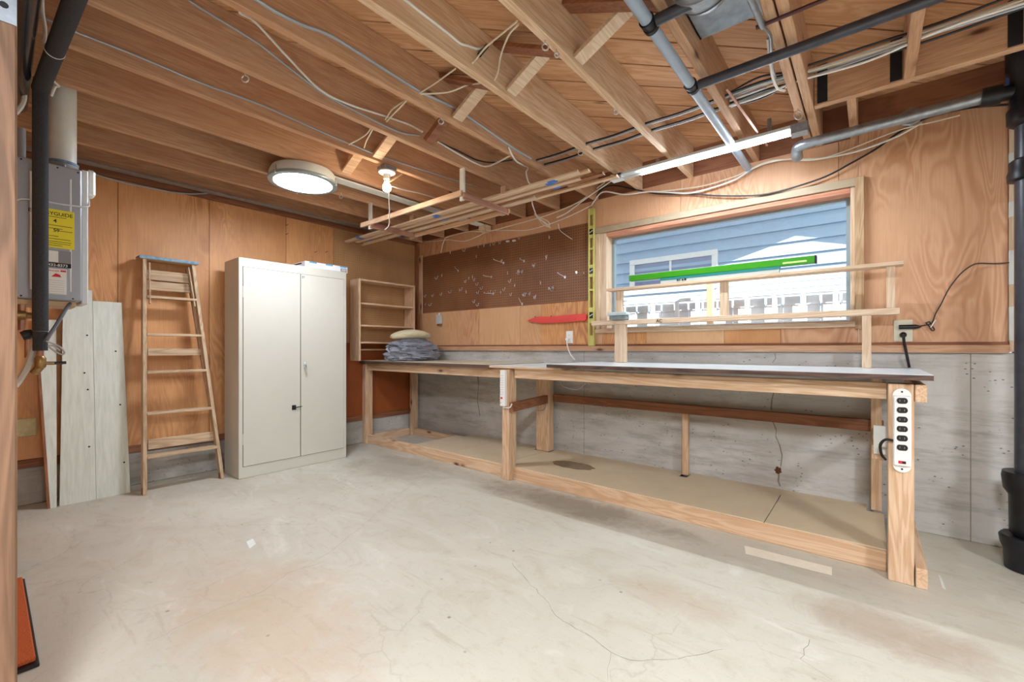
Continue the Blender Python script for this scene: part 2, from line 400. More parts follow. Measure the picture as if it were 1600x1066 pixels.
# left wall
b=NB(); box(b,-.3,0,-3.5,.3,0,.26,.01); wl=struct('wall_left',b,CONCD)
for v in wl.data.vertices:
    pass
b=NB(); box(b,-.1,.004,-3.5,0,.26,.315,.003); struct('trim_1',b,W['dy'])
seams=[-3.5,-2.847,-2.248,-1.601,-1.109]
for i,(a,c) in enumerate(zip(seams,seams[1:])):
    b=NB(); box(b,-.1,0,a+.0015,c-.0015,.317,2.375,.001); struct('plywood_panel',b,PLY,wl)
b=NB(); box(b,-.1,0,-1.1075,-.002,1.14,2.375,.001); struct('pegboard_panel',b,PEGL,wl)
b=NB(); box(b,-.1,-.002,-1.1075,-.002,.317,1.137,.001); struct('hardboard_panel',b,PLYD,wl)
b=NB(); box(b,-.3,-.1,-3.5,.3,.26,CEIL); struct('backing',b,W['dz'],wl)
b=NB(); box(b,-.1,.0,-3.5,0,2.378,2.43,.002); box(b,-.1,-.02,-3.5,0,2.43,CEIL); struct('trim_2',b,W['dy'])
# window wall: concrete below, plywood above, hole for window
b=NB(); box(b,-.3,8,0,.25,0,1.052,.004); wb=struct('wall_back',b,CONC)
for x in (2.43,4.89):
    b=NB(); box(b,x-.002,x+.002,-.0006,.0,0,1.05); struct('form_seam',b,CRACK,wb)
def wcrack(pts,w,mat=CRACK):
    bm=NB(); P=[V((x,-.0007,z)) for x,z in pts]
    for a,c in zip(P,P[1:]):
        n=(c-a).cross(V((0,1,0))).normalized()*w/2*R.uniform(.5,1.4); quad(bm,[a+n,c+n,c-n,a-n])
    bmesh.ops.recalc_face_normals(bm,faces=bm.faces)
    for f in bm.faces:
        if f.normal.y>0: f.normal_flip()
    struct('crack',bm,mat,wb)
def wpx(*pp): return [(ony(x,y,0).x,ony(x,y,0).z) for x,y in pp]
wcrack(wpx((1211,552),(1212,560),(1207,567)),.006)
wcrack(wpx((1209,614),(1206,625),(1205,640),(1210,650),(1208,660),(1213,672),(1212,682),(1218,695),(1222,712),(1220,728),(1217,742),(1216,752),(1219,760)),.008)
wcrack(wpx((745,575),(748,600),(746,625),(750,650)),.014)
b=NB(); c=ony(1216,735,0); pr=[]
for k in range(14): pr.append(V((c.x+math.cos(k*.449)*.026*R.uniform(.6,1.2),-.0012,c.z+math.sin(k*.449)*.024*R.uniform(.6,1.2))))
prism(b,pr,(0,.004,0)); struct('rust_spot',b,plain('rust_stain','#5e3a1c',.9,speck=.4,sc_=60),wb)
b=NB(); box(b,0,5.03,-.035,.1,1.054,1.098,.003); struct('trim_3',b,W['jx'])
b=NB(); box(b,0,5.03,-.012,.1,1.098,1.112,.002); struct('trim_4',b,W['dx'])
WX0,WX1,WZ0,WZ1=2.62,4.40,1.255,2.085
def panel(x0,x1,z0,z1,mat,name='plywood_panel',y=0.):
    bm=NB(); box(bm,x0+.001,x1-.001,y,.1,z0+.001,z1-.001,.0008); struct(name,bm,mat,wb)
PT=2.41
# upper plywood run (left of the window), brown pegboard, patched lower strip
panel(.0,2.5,2.22,PT,PLYR); panel(0,.13,1.112,2.22,PLYL)
for i,(a,c) in enumerate(((.13,.75),(.75,1.1),(1.1,1.68),(1.68,1.95),(1.95,2.5))): panel(a,c,1.112,1.515,(PLYL,PLYR,PLYL,PLYL,PLY)[i])
b=NB(); box(b,.13,2.5,-.006,.1,1.515,2.22,.001); struct('pegboard_panel',b,PEG,wb)
panel(2.5,WX0,1.112,PT,PLYR); panel(WX0,3.3,WZ1,PT,PLYR); panel(3.3,4.30,WZ1,PT,PLYR); panel(4.30,WX1,WZ1,PT,PLYR); panel(WX1,5.03,1.112,2.46,PLYR)
for a,c,mm in ((WX0,3.02,PLY),(3.02,3.62,PLYL),(3.62,3.98,PLY),(3.98,WX1,PLYR)): panel(a,c,1.112,WZ0,mm)
b=NB(); box(b,-.1,8,.02,.14,PT,CEIL); box(b,-.1,0,.02,.14,1.1,PT); struct('rim_board',b,W['dx'],wb)
b=NB(); box(b,5.06,8,0,.1,1.05,CEIL); struct('plaster_panel',b,plain('grey_wall_paint','#b8b6b0',.8),wb)
b=NB(); box(b,.0,.06,-.03,.0,1.0,2.39,.002); struct('trim_5',b,W['dz'])
b=NB(); box(b,.062,.128,-.012,.0,1.5,2.24,.002); struct('trim_6',b,W['fz'])
# painted corner board by the stack
b=NB(); zz=1.06; k=0
box(b,5.032,5.058,-.02,.1,1.06,2.6,.002); cb=struct('trim_7',b,W['pz'])
for z0,z1 in ((1.12,1.30),(1.42,1.60),(1.78,1.86),(1.98,2.12)):
    b=NB(); box(b,5.031,5.059,-.0215,.09,z0,z1); struct('white_paint_patch',b,WPAINT,cb)
# window
win=bpy.data.objects.new('window_1',None); link(win); win.location=(3.5,0,WZ0); WORLD[win.name]=V(win.location); win['kind']='structure'
TR=W['px']; TRZ=W['fz']
b=NB(); box(b,2.555,4.43,-.022,0,2.10,2.152,.003); struct('top_casing',b,plywood('dusty_casing','#b8a78c','#857359','x'),win)
b=NB(); box(b,2.555,2.60,-.02,0,1.235,2.099,.003); struct('side_casing',b,W['pz'],win)
b=NB(); box(b,4.385,4.43,-.035,0,1.10+.1,2.15,.003); struct('side_casing',b,wood('casing_wood','#cbb08e','#ad8b66','z',knots=False),win)
b=NB(); box(b,2.60,2.66,-.005,.14,1.24,2.10,.002); struct('jamb',b,W['pz'],win)
b=NB(); box(b,4.36,4.384,-.005,.14,1.24,2.10,.002); struct('jamb',b,W['pz'],win)
b=NB(); box(b,2.66,4.36,-.008,.14,2.065,2.098,.002); struct('head_jamb',b,wood('reddish_jamb','#d59a7c','#b87a5e','x',knots=False),win)
b=NB(); box(b,2.555,4.40,-.03,.14,1.213,1.248,.004); struct('window_sill',b,W['px'],win)
b=NB()
for q in ((2.66,2.685,1.248,2.065),(4.335,4.36,1.248,2.065),(2.685,4.335,1.248,1.268),(2.685,4.335,2.048,2.065)): box(b,q[0],q[1],.10,.14,q[2],q[3],.001)
struct('sash_frame',b,plain('grey_sash','#8d9ea6',.5),win)
b=NB(); box(b,2.68,4.34,.118,.122,1.26,2.055); struct('glass',b,GLASS,win)
# partition beside the water heater
b=NB(); box(b,0,2.765,-3.56,-3.475,0,CEIL,.002); struct('wall_side',b,PLY)
# -------- outdoors
b=NB(); box(b,-6,14,.26,12,-.3,-.1); struct('ground',b,plain('outdoor_gravel','#a8a498',.9,speck=.3,sc_=60))
nh=thing('neighbour_house','blue house with lap siding and a white window seen through the glass','house',(3,2.9,0))
b=NB(); EX=.158; z=.35
while z<5.2:
    prism(b,[(-4,2.9,z),(-4,2.9-.034,z),(-4,2.9-.004,z+EX),(-4,2.9+.03,z+EX),(-4,2.93,z)],(15,0,0)); z+=EX
obj('siding',b,SIDING,nh)
b=NB(); box(b,-4,11,2.95,3.1,-.1,5.3); obj('wall',b,SIDING,nh)
b=NB()
x0,x1,z0,z1=1.583,2.85,1.90,2.43
for q in ((x0,x1,z1-.075,z1),(x0,x1,z0,z0+.075),(x0,x0+.075,z0+.076,z1-.076),(x1-.075,x1,z0+.076,z1-.076)): box(b,q[0],q[1],2.845,2.95,q[2],q[3],.003)
wf=obj('window_frame',b,WHITEW,nh)
b=NB(); box(b,x0+.07,x1-.07,2.875,2.95,z0+.07,z1-.07); obj('pane',b,plain('house_pane','#8d97b4',.1),wf)
b=NB(); box(b,2.19,2.22,2.86,2.95,z0+.06,z1-.06); obj('mullion',b,WHITEW,wf)
# unseen panel added out of view, outline cut to shade the upper siding
b=NB(); k=1.7/.37; prof=[(-6,0.0),(1.2,1.70),(3.03,2.232),(3.693,2.44),(4.285,2.21),(7.0,1.3),(7,8),(-6,8)]
sd0=(sd.x/sd.y,sd.z/sd.y)
prism(b,[(x-sd0[0]*1.7,1.2,z-sd0[1]*1.7) for x,z in prof],(0,.1,0)); obj('shade_panel',b,plain('shade_panel_paint','#c9ccd0',.8),label='unseen added panel that shades the upper siding',cat='shade panel')
b=NB(); box(b,8,8.15,-8,.3,0,CEIL+.05); struct('wall_right',b,CONC)
b=NB(); box(b,-.3,8.15,-8.15,-8,0,CEIL+.05); struct('wall_front',b,PLYL)
# fence with capped rails
fn=thing('fence','whitewashed picket fence with rails in front of the blue house','fence',(3,1.5,-.1))
for i,(z0,z1,dy) in enumerate(((1.735,1.79,.10),(1.665,1.70,.05),(1.60,1.635,-.03))):
    b=NB(); box(b,1.0,7.5,1.5+dy-.02,1.5+dy+.02,z0,z1,.003); obj('rail',b,FENCE,fn)
b=NB(); x=.6
while x<7.6:
    box(b,x,x+.145,1.54,1.56,-.1,1.52+R.uniform(-.01,.01),.002); box(b,x+.01,x+.14,1.53,1.54,1.50,1.60,.002); x+=.152
obj('pickets',b,FENCE,fn)
for px in (1020,1058,1090,1167,1210,1255,1305):
    p=ony(px,480,1.47); b=NB(); box(b,p.x-.02,p.x+.02,1.45,1.49,-.1,1.60,.003); obj('post',b,FENCE,fn)
p=ony(1110,470,1.3); b=NB(); box(b,p.x-.03,p.x+.03,1.27,1.33,-.1,1.80,.004); obj('wooden_post',b,TANP,label='tan wooden post standing outside behind the middle shelf upright',cat='post')
# ================================================================ CEILING FRAMING
joists=[(.08,.12,-8,0,'ceiling joist closest to the left plywood wall'),
(.49,.53,-8,0,'second ceiling joist out from the left plywood wall'),
(.90,.94,-8,0,'ceiling joist passing just left of the round lamp'),
(1.31,1.35,-8,0,'ceiling joist that the round lamp and white strip are fixed under'),
(1.72,1.76,-8,0,'ceiling joist carrying the bare bulb lampholder'),
(2.13,2.17,-8,0,'ceiling joist holding the right hanger of the trim rack'),
(2.54,2.58,-8,0,'ceiling joist with deep grain and a thick cable along its face, right of the rack'),
(2.95,2.99,-8,0,'ceiling joist with pale edge crossing the photo centre, left of the knotty one'),
(3.36,3.40,-8,0,'knotty pale ceiling joist with two steel hooks under its edge'),
(3.81,3.85,-8,0,'ceiling joist running directly beside the long grey pipe'),
(4.13,4.17,-8,0,'left board of the doubled ceiling joist by the tube light end'),
(4.178,4.218,-8,0,'right board of the doubled ceiling joist by the tube light end'),
(4.585,4.627,-8,-.605,'ceiling joist ending on the cross beam at upper right'),
(5.0,5.04,-8,-.605,'ceiling joist at the far upper right corner above the iron stack'),
(4.36,4.40,-.558,0,'short joist stub between cross beam and window wall')]
for x0,x1,y0,y1,l in joists:
    b=NB(); box(b,x0,x1,y0,y1,JB+R.uniform(-.003,.003),CEIL-.001,.003); obj('ceiling_joist',b,W['pale' if x0 in (2.95,3.36) else 'jy'],label=l,cat='joist')
b=NB(); box(b,4.22,8,-.603,-.56,JB,CEIL-.001,.003); obj('header_beam',b,W['jx'],label='horizontal cross beam at upper right in front of the dark recess',cat='beam')
for x,n_ in ((4.235,'beside the doubled joist'),(4.535,'left of the second joist end'),(4.93,'near the iron stack')):
    b=NB(); box(b,x,x+.045,-.609,-.604,JB+.01,CEIL-.02); obj('black_beam_strip',b,MOTTLED,label='black strip on the cross beam '+n_,cat='tar paper')  # thin black strips on the face of the cross beam
# cross bridging
gaps=[(.94,1.31),(1.35,1.72),(1.76,2.13),(2.58,2.95),(2.99,3.36),(3.40,3.81)]
places=['over the round lamp','left of the bare bulb','right of the bare bulb','left of the photo centre','between the two pale middle joists','between the knotty joist and the grey pipe']
for (a,c),n_ in zip(gaps,places):
    b=NB(); beam(b,(a-.0,-1.73,2.43),(c,-1.73,2.62),.075,.02); obj('bridging_brace',b,W['py' if a>2.5 else 'fy'],label='diagonal bridging brace rising to the right '+n_,cat='brace')
    b=NB(); beam(b,(a,-1.83,2.62),(c,-1.83,2.43),.075,.02); obj('bridging_brace',b,W['dx'],label='diagonal bridging brace falling to the right '+n_,cat='brace')
b=NB(); p=onz(668,222,2.36); beam(b,(2.50,-1.70,2.52),p,.07,.03); obj('loose_brace',b,W['dy'],label='loose brown bridging brace hanging below the joists with a white eye hook',cat='brace')
# screw hooks
def hook(px,py,r,label,z=JB):
    p=onz(px,py,z); t=thing('screw_eye',label,'hook',p,'screw hooks in the joists')
    b=NB(); tube(b,[p+V((0,0,.012)),p,p-V((0,0,.012))],.003,6,False); obj('shank',b,STEEL,t)
    b=NB(); c=p-V((0,0,.012+r)); tube(b,[c+V((math.sin(a)*r*.7,math.sin(a)*r*.7,math.cos(a)*r)) for a in [k*.45 for k in range(0,14)]],.0036,6,False); obj('ring',b,STEEL,t)
hook(383,114,.016,'steel screw eye under the joist above the rack far left')
hook(689,183,.014,'steel screw eye beside the loose brown brace')
hook(852,64,.014,'steel screw hook near the top of the photo centre')
hook(870,78,.010,'small bent screw hook just right of the top centre hook')
hook(962,168,.013,'steel screw hook under the knotty joist edge')
hook(907,232,.017,'round screw eye near the black cables')
hook(1247,170,.024,'large wire ring under the doubled joist by the tube light')
hook(533,303,.013,'white screw eye right of the round ceiling lamp')
# white strip
b=NB(); box(b,1.185,1.285,-1.79,-.12,2.392,2.402,.001); t=obj('ceiling_strip',b,WPAINT,label='long flat white strip fixed under the joists behind the bulb',cat='strip')
b=NB(); box(b,1.20,1.30,-.11,-.02,2.33,2.40,.003); obj('wood_block',b,W['py'],label='yellowish wood block at the end of the white strip by the wall',cat='block')
b=NB(); box(b,.125,.20,-3.4,-.3,2.392,2.402,.001); obj('metal_strip',b,GALV,label='grey metal strip under the joist next to the left wall',cat='strip')
# ---------------- round ceiling lamp
cx,cy=1.195,-1.985; t=thing('ceiling_lamp','large round flush ceiling lamp with grey rim, lit','ceiling lamp',(cx,cy,2.31))
b=NB(); lathe(b,[(.14,.094),(.212,.085),(.228,.05),(.228,.02),(.218,.012)],(cx,cy,2.31),seg=48); obj('housing',b,WPAINT,t,smooth=True)
b=NB(); lathe(b,[(.198,.012),(.231,.014),(.238,.008),(.236,-.004),(.228,-.008),(.200,-.006),(.198,.012)],(cx,cy,2.31),seg=48,cap=False); obj('rim',b,plain('rim_grey','#9fb0b4',.35,.4),t,smooth=True)
b=NB(); lathe(b,[(.197,.004),(.16,-.004),(.08,-.009),(.0005,-.010)],(cx,cy,2.31),seg=48); obj('diffuser',b,LEDW,t,smooth=True)
for a in (.8,2.9,5.0):
    b=NB(); c=V((cx+.236*math.cos(a),cy+.236*math.sin(a),2.305)); lathe(b,[(.005,.01),(.007,.0),(.003,-.006)],c,seg=10); obj('knob',b,WHITE,t)
    b=NB(); c2=V((cx+.2295*math.cos(a),cy+.2295*math.sin(a),2.33)); beam(b,c2-V((0,0,.02)),c2+V((0,0,.03)),.006,.004,V((math.cos(a),math.sin(a),0)),0); obj('clip',b,GREYI,t)
def copy_tree(o,loc,label):
    c=o.copy(); link(c); c.location=loc; c['label']=label
    for ch in o.children: q=ch.copy(); link(q); q.parent=c
    return c
copy_tree(t,(4.7,-4.0,2.33),'added lamp body for the fill light behind the camera'); copy_tree(t,(6.6,-3.0,2.33),'added lamp body for the fill light far right, out of view')  # glowing lamp copies added at the fill lights, out of view
# ---------------- bare bulb
p=V((1.735,-1.63,2.37)); t=thing('bulb_lamp','white porcelain lampholder with bare lit bulb and string','lamp',p)
b=NB(); box(b,p.x-.05,p.x+.05,p.y-.05,p.y+.05,2.372,2.403,.004); obj('junction_box',b,GALV,t)
b=NB(); lathe(b,[(.055,.0),(.06,-.004),(.06,-.012),(.045,-.02),(.026,-.024),(.024,-.06),(.02,-.064),(.019,-.085)],p,seg=28); obj('lampholder',b,PVC,t,smooth=True)
b=NB(); lathe(b,[(.016,-.078),(.02,-.09),(.029,-.108),(.031,-.122),(.026,-.138),(.014,-.148),(.0005,-.151)],p,seg=24); obj('bulb',b,BULBW,t,smooth=True)
q0=p+V((.03,.0,-.03)); b=NB(); sp=[q0+V((0,0,-.0))]
for k in range(1,14): sp.append(q0+V((R.uniform(-.002,.002),R.uniform(-.002,.002),-.027*k)))
sp+= [q0+V((-.006,-.006,-.38)),q0+V((-.025,-.02,-.40))]
tube(b,sp,.0032,6); obj('pull_string',b,CWHITE,t)
# ---------------- LED tube light, running along the window wall
t=thing('tube_light','long lit white tube light hung in front of the window wall joists','tube light',(3.65,-.50,2.33))
TY=-.50
b=NB(); box(b,2.98,4.16,TY-.03,TY+.03,2.352,2.372,.003); obj('channel',b,GREYL,t)
b=NB(); tube(b,[(3.19,TY,2.335),(4.10,TY,2.335)],.014,16,False); obj('tube',b,TUBEW,t,smooth=True)
b=NB(); box(b,4.10,4.185,TY-.035,TY+.035,2.315,2.372,.003); obj('end_box',b,GALV,t)
b=NB(); box(b,2.96,3.05,TY-.03,TY+.03,2.325,2.372,.003); obj('end_box',b,GREYL,t)
for q in (0,1):
    b=NB(); tube(b,[(3.04,TY-.012+.024*q,2.33),(3.195,TY-.012+.024*q,2.333)],.005,8,False); obj('metal_rod',b,STEEL,t)
b=NB(); box(b,3.3,3.32,TY-.01,TY+.01,2.372,JB); obj('hanger',b,GALV,t)
b=NB(); box(b,3.98,4.0,TY-.01,TY+.01,2.372,JB+.05); obj('hanger',b,GALV,t)
lamp('tube_light_glow','AREA',(3.65,TY,2.315),14,(.86,.94,1),shape='RECTANGLE',size=.95,size_y=.03)
# ---------------- trim rack hung from joists
ry0,ry1=-1.26,-.80
t=thing('hanging_rack','wooden rack of rails hung from the joists holding trim mouldings','rack',(1.6,-1.05,2.18))
XL,XR=.94,2.14
for x in (XL,XR):
    for y in (ry0,ry1):
        b=NB(); box(b,x-.02 if x<2 else x-.022,x+.022,y-.008,y+.008,2.165,JB-.002 if x>2 else 2.40,.001); obj('hanger',b,WPAINT if y==ry0 else W['pz'],t)
for x in (XL+.03,XR+.03):
    b=NB(); box(b,x-.008,x+.008,ry0-.02,ry1+.03,2.168,2.215,.001); obj('crosspiece',b,W['pink'],t)
b=NB(); box(b,XL-.12,XR+.01,ry0-.028,ry0-.010,2.195,2.235,.001); obj('rail',b,W['fx'],t)
b=NB(); box(b,XL+.02,XR+.05,ry1+.010,ry1+.028,2.18,2.215,.001); obj('rail',b,W['fx'],t)
# moulding lengths lying on the crosspieces
def pxz(px,py,z): return onz(px,py,z)
defs=[((548,384),(925,270),2.222,'pale trim moulding at the front of the hanging rack'),
((560,384),(935,274),2.222,'second trim moulding in the hanging rack'),
((556,391),(945,279),2.222,'trim moulding in the middle of the hanging rack'),
((600,372),(860,296),2.235,'short trim moulding lying on top in the rack'),
((575,389),(955,285),2.222,'rearmost long trim moulding, reaching the tube light')]
A0,A1=V((.10,-1.16,2.222)),V((3.08,-1.16,2.235))
for i in range(6):
    dy=i*.043; x0=(.12,.05,.18,.10,.2,.07)[i]; x1=(3.0,3.05,2.95,3.1,2.5,3.15)[i]
    zz=2.2165+(.010 if i%2 else 0)
    b=NB()
    prof=[(0,0),(.040,0),(.040,.005),(.028,.009),(.018,.015),(.008,.017),(0,.011)]
    skew=.02*i-.05
    prism(b,[(x0,-1.05+dy+u,zz+v) for u,v in prof],(x1-x0,skew*.4,0))
    m_=obj('trim_moulding',b,W[('px','fx','px','dx','px','fx')[i]],label=('front','second','third','fourth','fifth','rearmost')[i]+' trim moulding counted from the front, lying in the hanging rack',cat='moulding',group='mouldings in the hanging rack')
    if i in (0,1,3):
        for xt in ((.35,1.55,2.75) if i==0 else (.32,1.5,2.7)):
            b=NB(); box(b,xt,xt+.06,-1.052+dy,-1.008+dy,zz-.0015,zz+.020); obj('masking_tape',b,BLUET,m_)
# ---------------- pipes, upper right
t=thing('grey_pipe','long pale grey pipe running under the joists to the window wall','pipe',(3.785,-1.5,2.36))
b=NB(); tube(b,[(3.785,-6,2.36),(3.785,-.06,2.36)],.024,16,False); tube(b,[(3.785,-.06,2.36),(3.785,0.02,2.36)],.026,16,False); obj('pipe_run',b,GREYP,t,smooth=True)
for y in (-1.30,-1.83):
    b=NB(); lathe(b,[(.024,-.03),(.03,-.03),(.03,-.012),(.026,-.01),(.026,.01),(.03,.012),(.03,.03),(.024,.03)],(3.785,y,2.36),(0,1,0),20,cap=False); obj('coupling',b,IRON,t,smooth=True)
b=NB(); tube(b,[(3.815,-1.29,2.36),(8,-1.29,2.36)],.022,16,False); obj('insulated_pipe',b,IRONG,label='dark slate pipe crossing the upper right of the ceiling',cat='pipe',smooth=True)
b=NB(); tube(b,[(3.815,-1.83,2.36),(4.6,-1.83,2.36),(5.5,-1.83,2.36)],.022,16,False); obj('branch_pipe',b,IRONG,label='short dark pipe branching right at the top edge near the round duct',cat='pipe',smooth=True)
b=NB(); a=onz(1135,138,2.38); c=onz(1190,215,2.38); tube(b,[a,c,c+(c-a)*.2],.007,10,False); obj('copper_pipe',b,COPPER,label='thin copper pipe between grey pipe and doubled joist',cat='pipe',smooth=True)
b=NB(); a=onz(1190,40,2.385); tube(b,[V((a.x-.02,a.y,2.385)),V((7,a.y,2.385))],.008,10,False); obj('dark_red_pipe',b,plain('dark_red_paint','#4a1f20',.4),label='thin dark red pipe near the top edge right of the duct',cat='pipe',smooth=True)
b=NB(); tube(b,[onz(1168,-12,2.385),onz(1180,15,2.385),onz(1192,42,2.385),a+V((-.0,0,0))],.012,10,False); tube(b,[onz(1192,42,2.385),onz(1204,58,2.40),onz(1206,100,2.42),onz(1212,122,2.43)],.006,8); obj('valve_pipe',b,GALV,label='small galvanised elbow pipe with loose tail beside the round duct',cat='pipe',smooth=True)
# duct boot
t=thing('round_duct','galvanised round duct with flat square boot between joists','duct',(3.99,-1.75,2.45))
b=NB(); box(b,3.855,4.125,-2.6,-1.40,2.50,2.505); box(b,3.855,3.86,-2.6,-1.40,2.50,2.62); box(b,3.86,4.12,-1.405,-1.40,2.505,2.55); obj('boot',b,GALV,t)
b=NB(); lathe(b,[(.108,-2.6),(.108,-.06),(.113,-.058),(.113,-.05),(.108,-.048),(.108,0),(.102,.03),(.085,.055),(.05,.07)],(3.985,-1.80,2.44),(0,1,0),seg=40); obj('collar',b,GALV,t,smooth=True)
b=NB(); lathe(b,[(.110,0),(.110,.008)],(3.985,-1.80,2.44),(0,1,0),seg=40,cap=False); obj('seam_band',b,BLACK,t,smooth=True)
# galvanised waste pipe to the stack
t=thing('waste_pipe','galvanised waste pipe running along the window wall into the iron stack','pipe',(4.5,-.29,2.33))
ZG=2.335
b=NB(); tube(b,[(4.15,-.29,ZG),(4.90,-.29,ZG+.01)],.029,18,False); obj('pipe_run',b,GALV,t,smooth=True)
b=NB(); tube(b,[(4.16,-.29,ZG),(4.12,-.285,ZG-.004),(4.105,-.265,ZG-.012),(4.10,-.24,ZG-.03),(4.10,-.2,ZG-.04)],.031,16); obj('elbow',b,GALV,t,smooth=True)
b=NB(); lathe(b,[(.045,-.012),(.052,0),(.045,.012)],(4.63,-.25,ZG+.02),(0,1,.0),8); obj('hanger_plate',b,GALV,t)
t=thing('soil_stack','tall black cast iron soil stack with hubs at the right edge','pipe',(5.04,-.28,0))
sx,sy=5.058,-.28
b=NB(); lathe(b,[(.054,.14),(.054,2.6)],(sx,sy,0),seg=32); obj('riser',b,IRONG,t,smooth=True)
b=NB(); lathe(b,[(.06,.0),(.088,.002),(.092,.09),(.103,.12),(.107,.155),(.10,.165),(.060,.16)],(sx,sy,0),seg=32); obj('hub',b,IRON,t,smooth=True)
b=NB(); lathe(b,[(.056,.16),(.072,.18),(.074,.36),(.092,.39),(.098,.45),(.094,.475),(.056,.47)],(sx,sy,0),seg=32); obj('hub',b,IRON,t,smooth=True)
b=NB(); lathe(b,[(.056,1.895),(.078,1.90),(.08,1.93),(.073,1.95),(.073,1.99),(.062,2.0),(.056,2.0)],(sx,sy,0),seg=32); obj('coupling',b,IRON,t,smooth=True)
b=NB(); lathe(b,[(.056,2.16),(.08,2.18),(.082,2.24),(.07,2.26),(.07,2.42),(.085,2.44),(.085,2.6)],(sx,sy,0),seg=32); obj('tee_fitting',b,IRON,t,smooth=True)
b=NB(); tube(b,[(4.89,-.29,ZG+.01),(4.96,-.29,ZG+.005)],.046,20,False); tube(b,[(4.95,-.29,ZG+.005),(5.05,-.28,ZG)],.036,16,False); obj('branch_fitting',b,IRON,t,smooth=True)
b=NB(); tube(b,[ony(1576,135,-.05),ony(1577,90,-.05),ony(1578,40,-.05)],.011,10,False); obj('blue_pipe',b,BLUEP,label='short bright blue pipe behind the top of the iron stack',cat='pipe',smooth=True)
# ---------------- cables along and across joists
def cable(pts,r,mat,label,n=6,cat='cable',name='electric_cable',group=None):
    b=NB(); tube(b,pts,r,7,n=n); return obj(name,b,mat,label=label,cat=cat,group=group,smooth=True)
def face(X,pp): return [onx(x,y,X) for x,y in pp]
cable(face(1.766,[(55,22),(108,46),(200,82),(255,105),(320,132),(400,161),(440,178),(500,205),(555,228),(600,246),(690,275),(740,290)]),.0055,CGREY,'grey cable stapled along the joist above the round lamp')
cable(face(2.176,[(290,-4),(312,12),(400,66),(440,97),(505,146),(560,176),(620,205),(655,212)]),.0055,CGREY,'grey cable stapled along the joist left of the loose brown brace')
cable(face(2.587,[(395,-4),(430,18),(470,38),(520,58),(600,108),(660,145),(705,166),(735,185),(800,230),(830,248)]),.008,CGREY,'thick silvery cable along the face of the deep grained joist')
cable([onx(375,20,2.5),onx(400,36,2.3),onx(450,90,2.2),onx(500,140,2.19),onx(545,163,2.19),onx(600,181,2.19),onx(640,195,2.2),onx(660,206,2.3)],.006,CWHITE,'loose white cable sagging across to the loose brown brace')
cable(face(2.998,[(628,-4),(665,25),(700,52),(718,67),(730,71),(745,76),(756,74)]),.006,CWHITE,'white cable on the centre joist ending at a black splice')
b=NB(); tube(b,face(3.0,[(749,86),(754,80),(761,72)]),.011,8); obj('cable_splice',b,CBLACK,label='black taped cable splice below the centre joist near the top',cat='splice')
cable([onx(738,99,3.0),onx(748,87,3.01),onx(762,71,3.05),onx(790,48,3.2),onx(808,33,3.3)],.0045,CCREAM,'pale cable rising right from the black splice')
cable([onx(772,126,3.0),onx(778,112,3.02),onx(783,85,3.05),onx(795,55,3.2),onx(810,38,3.3)],.0045,CCREAM,'pale cable looping up just right of the black splice')
cable([onx(655,146,2.59),onx(680,130,2.65),onx(712,107,2.9)],.004,CCREAM,'thin pale cable going up from a drilled hole near the centre')
cable([onx(657,147,2.59),onx(700,144,2.65),onx(730,133,2.75),onx(750,130,2.94)],.0045,CCREAM,'thin pale cable curving right from a drilled hole near the centre')
cable([onx(602,187,2.19),onx(612,172,2.3),onx(625,162,2.45),onx(637,156,2.54)],.0045,CCREAM,'short pale cable bent between two joists above the bulb, left one')
cable([onx(604,190,2.19),onx(616,177,2.3),onx(626,167,2.45),onx(635,157,2.54)],.0045,CCREAM,'short pale cable bent between two joists above the bulb, right one')
cable([onx(545,226,1.77),onx(560,218,1.85),onx(572,210,2.0),onx(579,201,2.12)],.0045,CCREAM,'thin pale cable left of two behind the bulb joist')
cable([onx(569,231,1.77),onx(572,221,1.85),onx(578,210,2.0),onx(582,202,2.12)],.0045,CCREAM,'thin pale cable right of two behind the bulb joist')
cable([onx(683,221,2.18),onx(715,240,2.178),onx(745,256,2.178),onx(760,260,2.18),onx(775,255,2.3),onx(798,243,2.5)],.006,CWHITE,'white cable sagging under the joist right of the loose brace')
cable([onx(683,221,2.18),onx(720,238,2.178),onx(745,250,2.178),onx(770,254,2.2),onx(800,250,2.5)],.005,CBLACK,'black cable beside the sagging white one right of the loose brace')
for y,c in ((-.94,'upper'),(-.84,'lower')):
    b=NB(); 
    for dz,mt in ((.006,0),(-.006,1)):
        tube(b,[(2.55,y,2.447+dz),(2.78,y,2.438+dz),(3.0,y,2.443+dz),(3.2,y,2.436+dz),(3.41,y,2.442+dz),(3.6,y,2.436+dz),(3.83,y,2.445+dz),(4.0,y+.0,2.455+dz),(4.16,y,2.446+dz)],.0055,7,mi=mt)
    obj('electric_cable',b,[CBLACK,CGREY],label=c+' pair of black and grey cables threaded through the middle joists',cat='cable',smooth=True)
R2=random.Random(3)
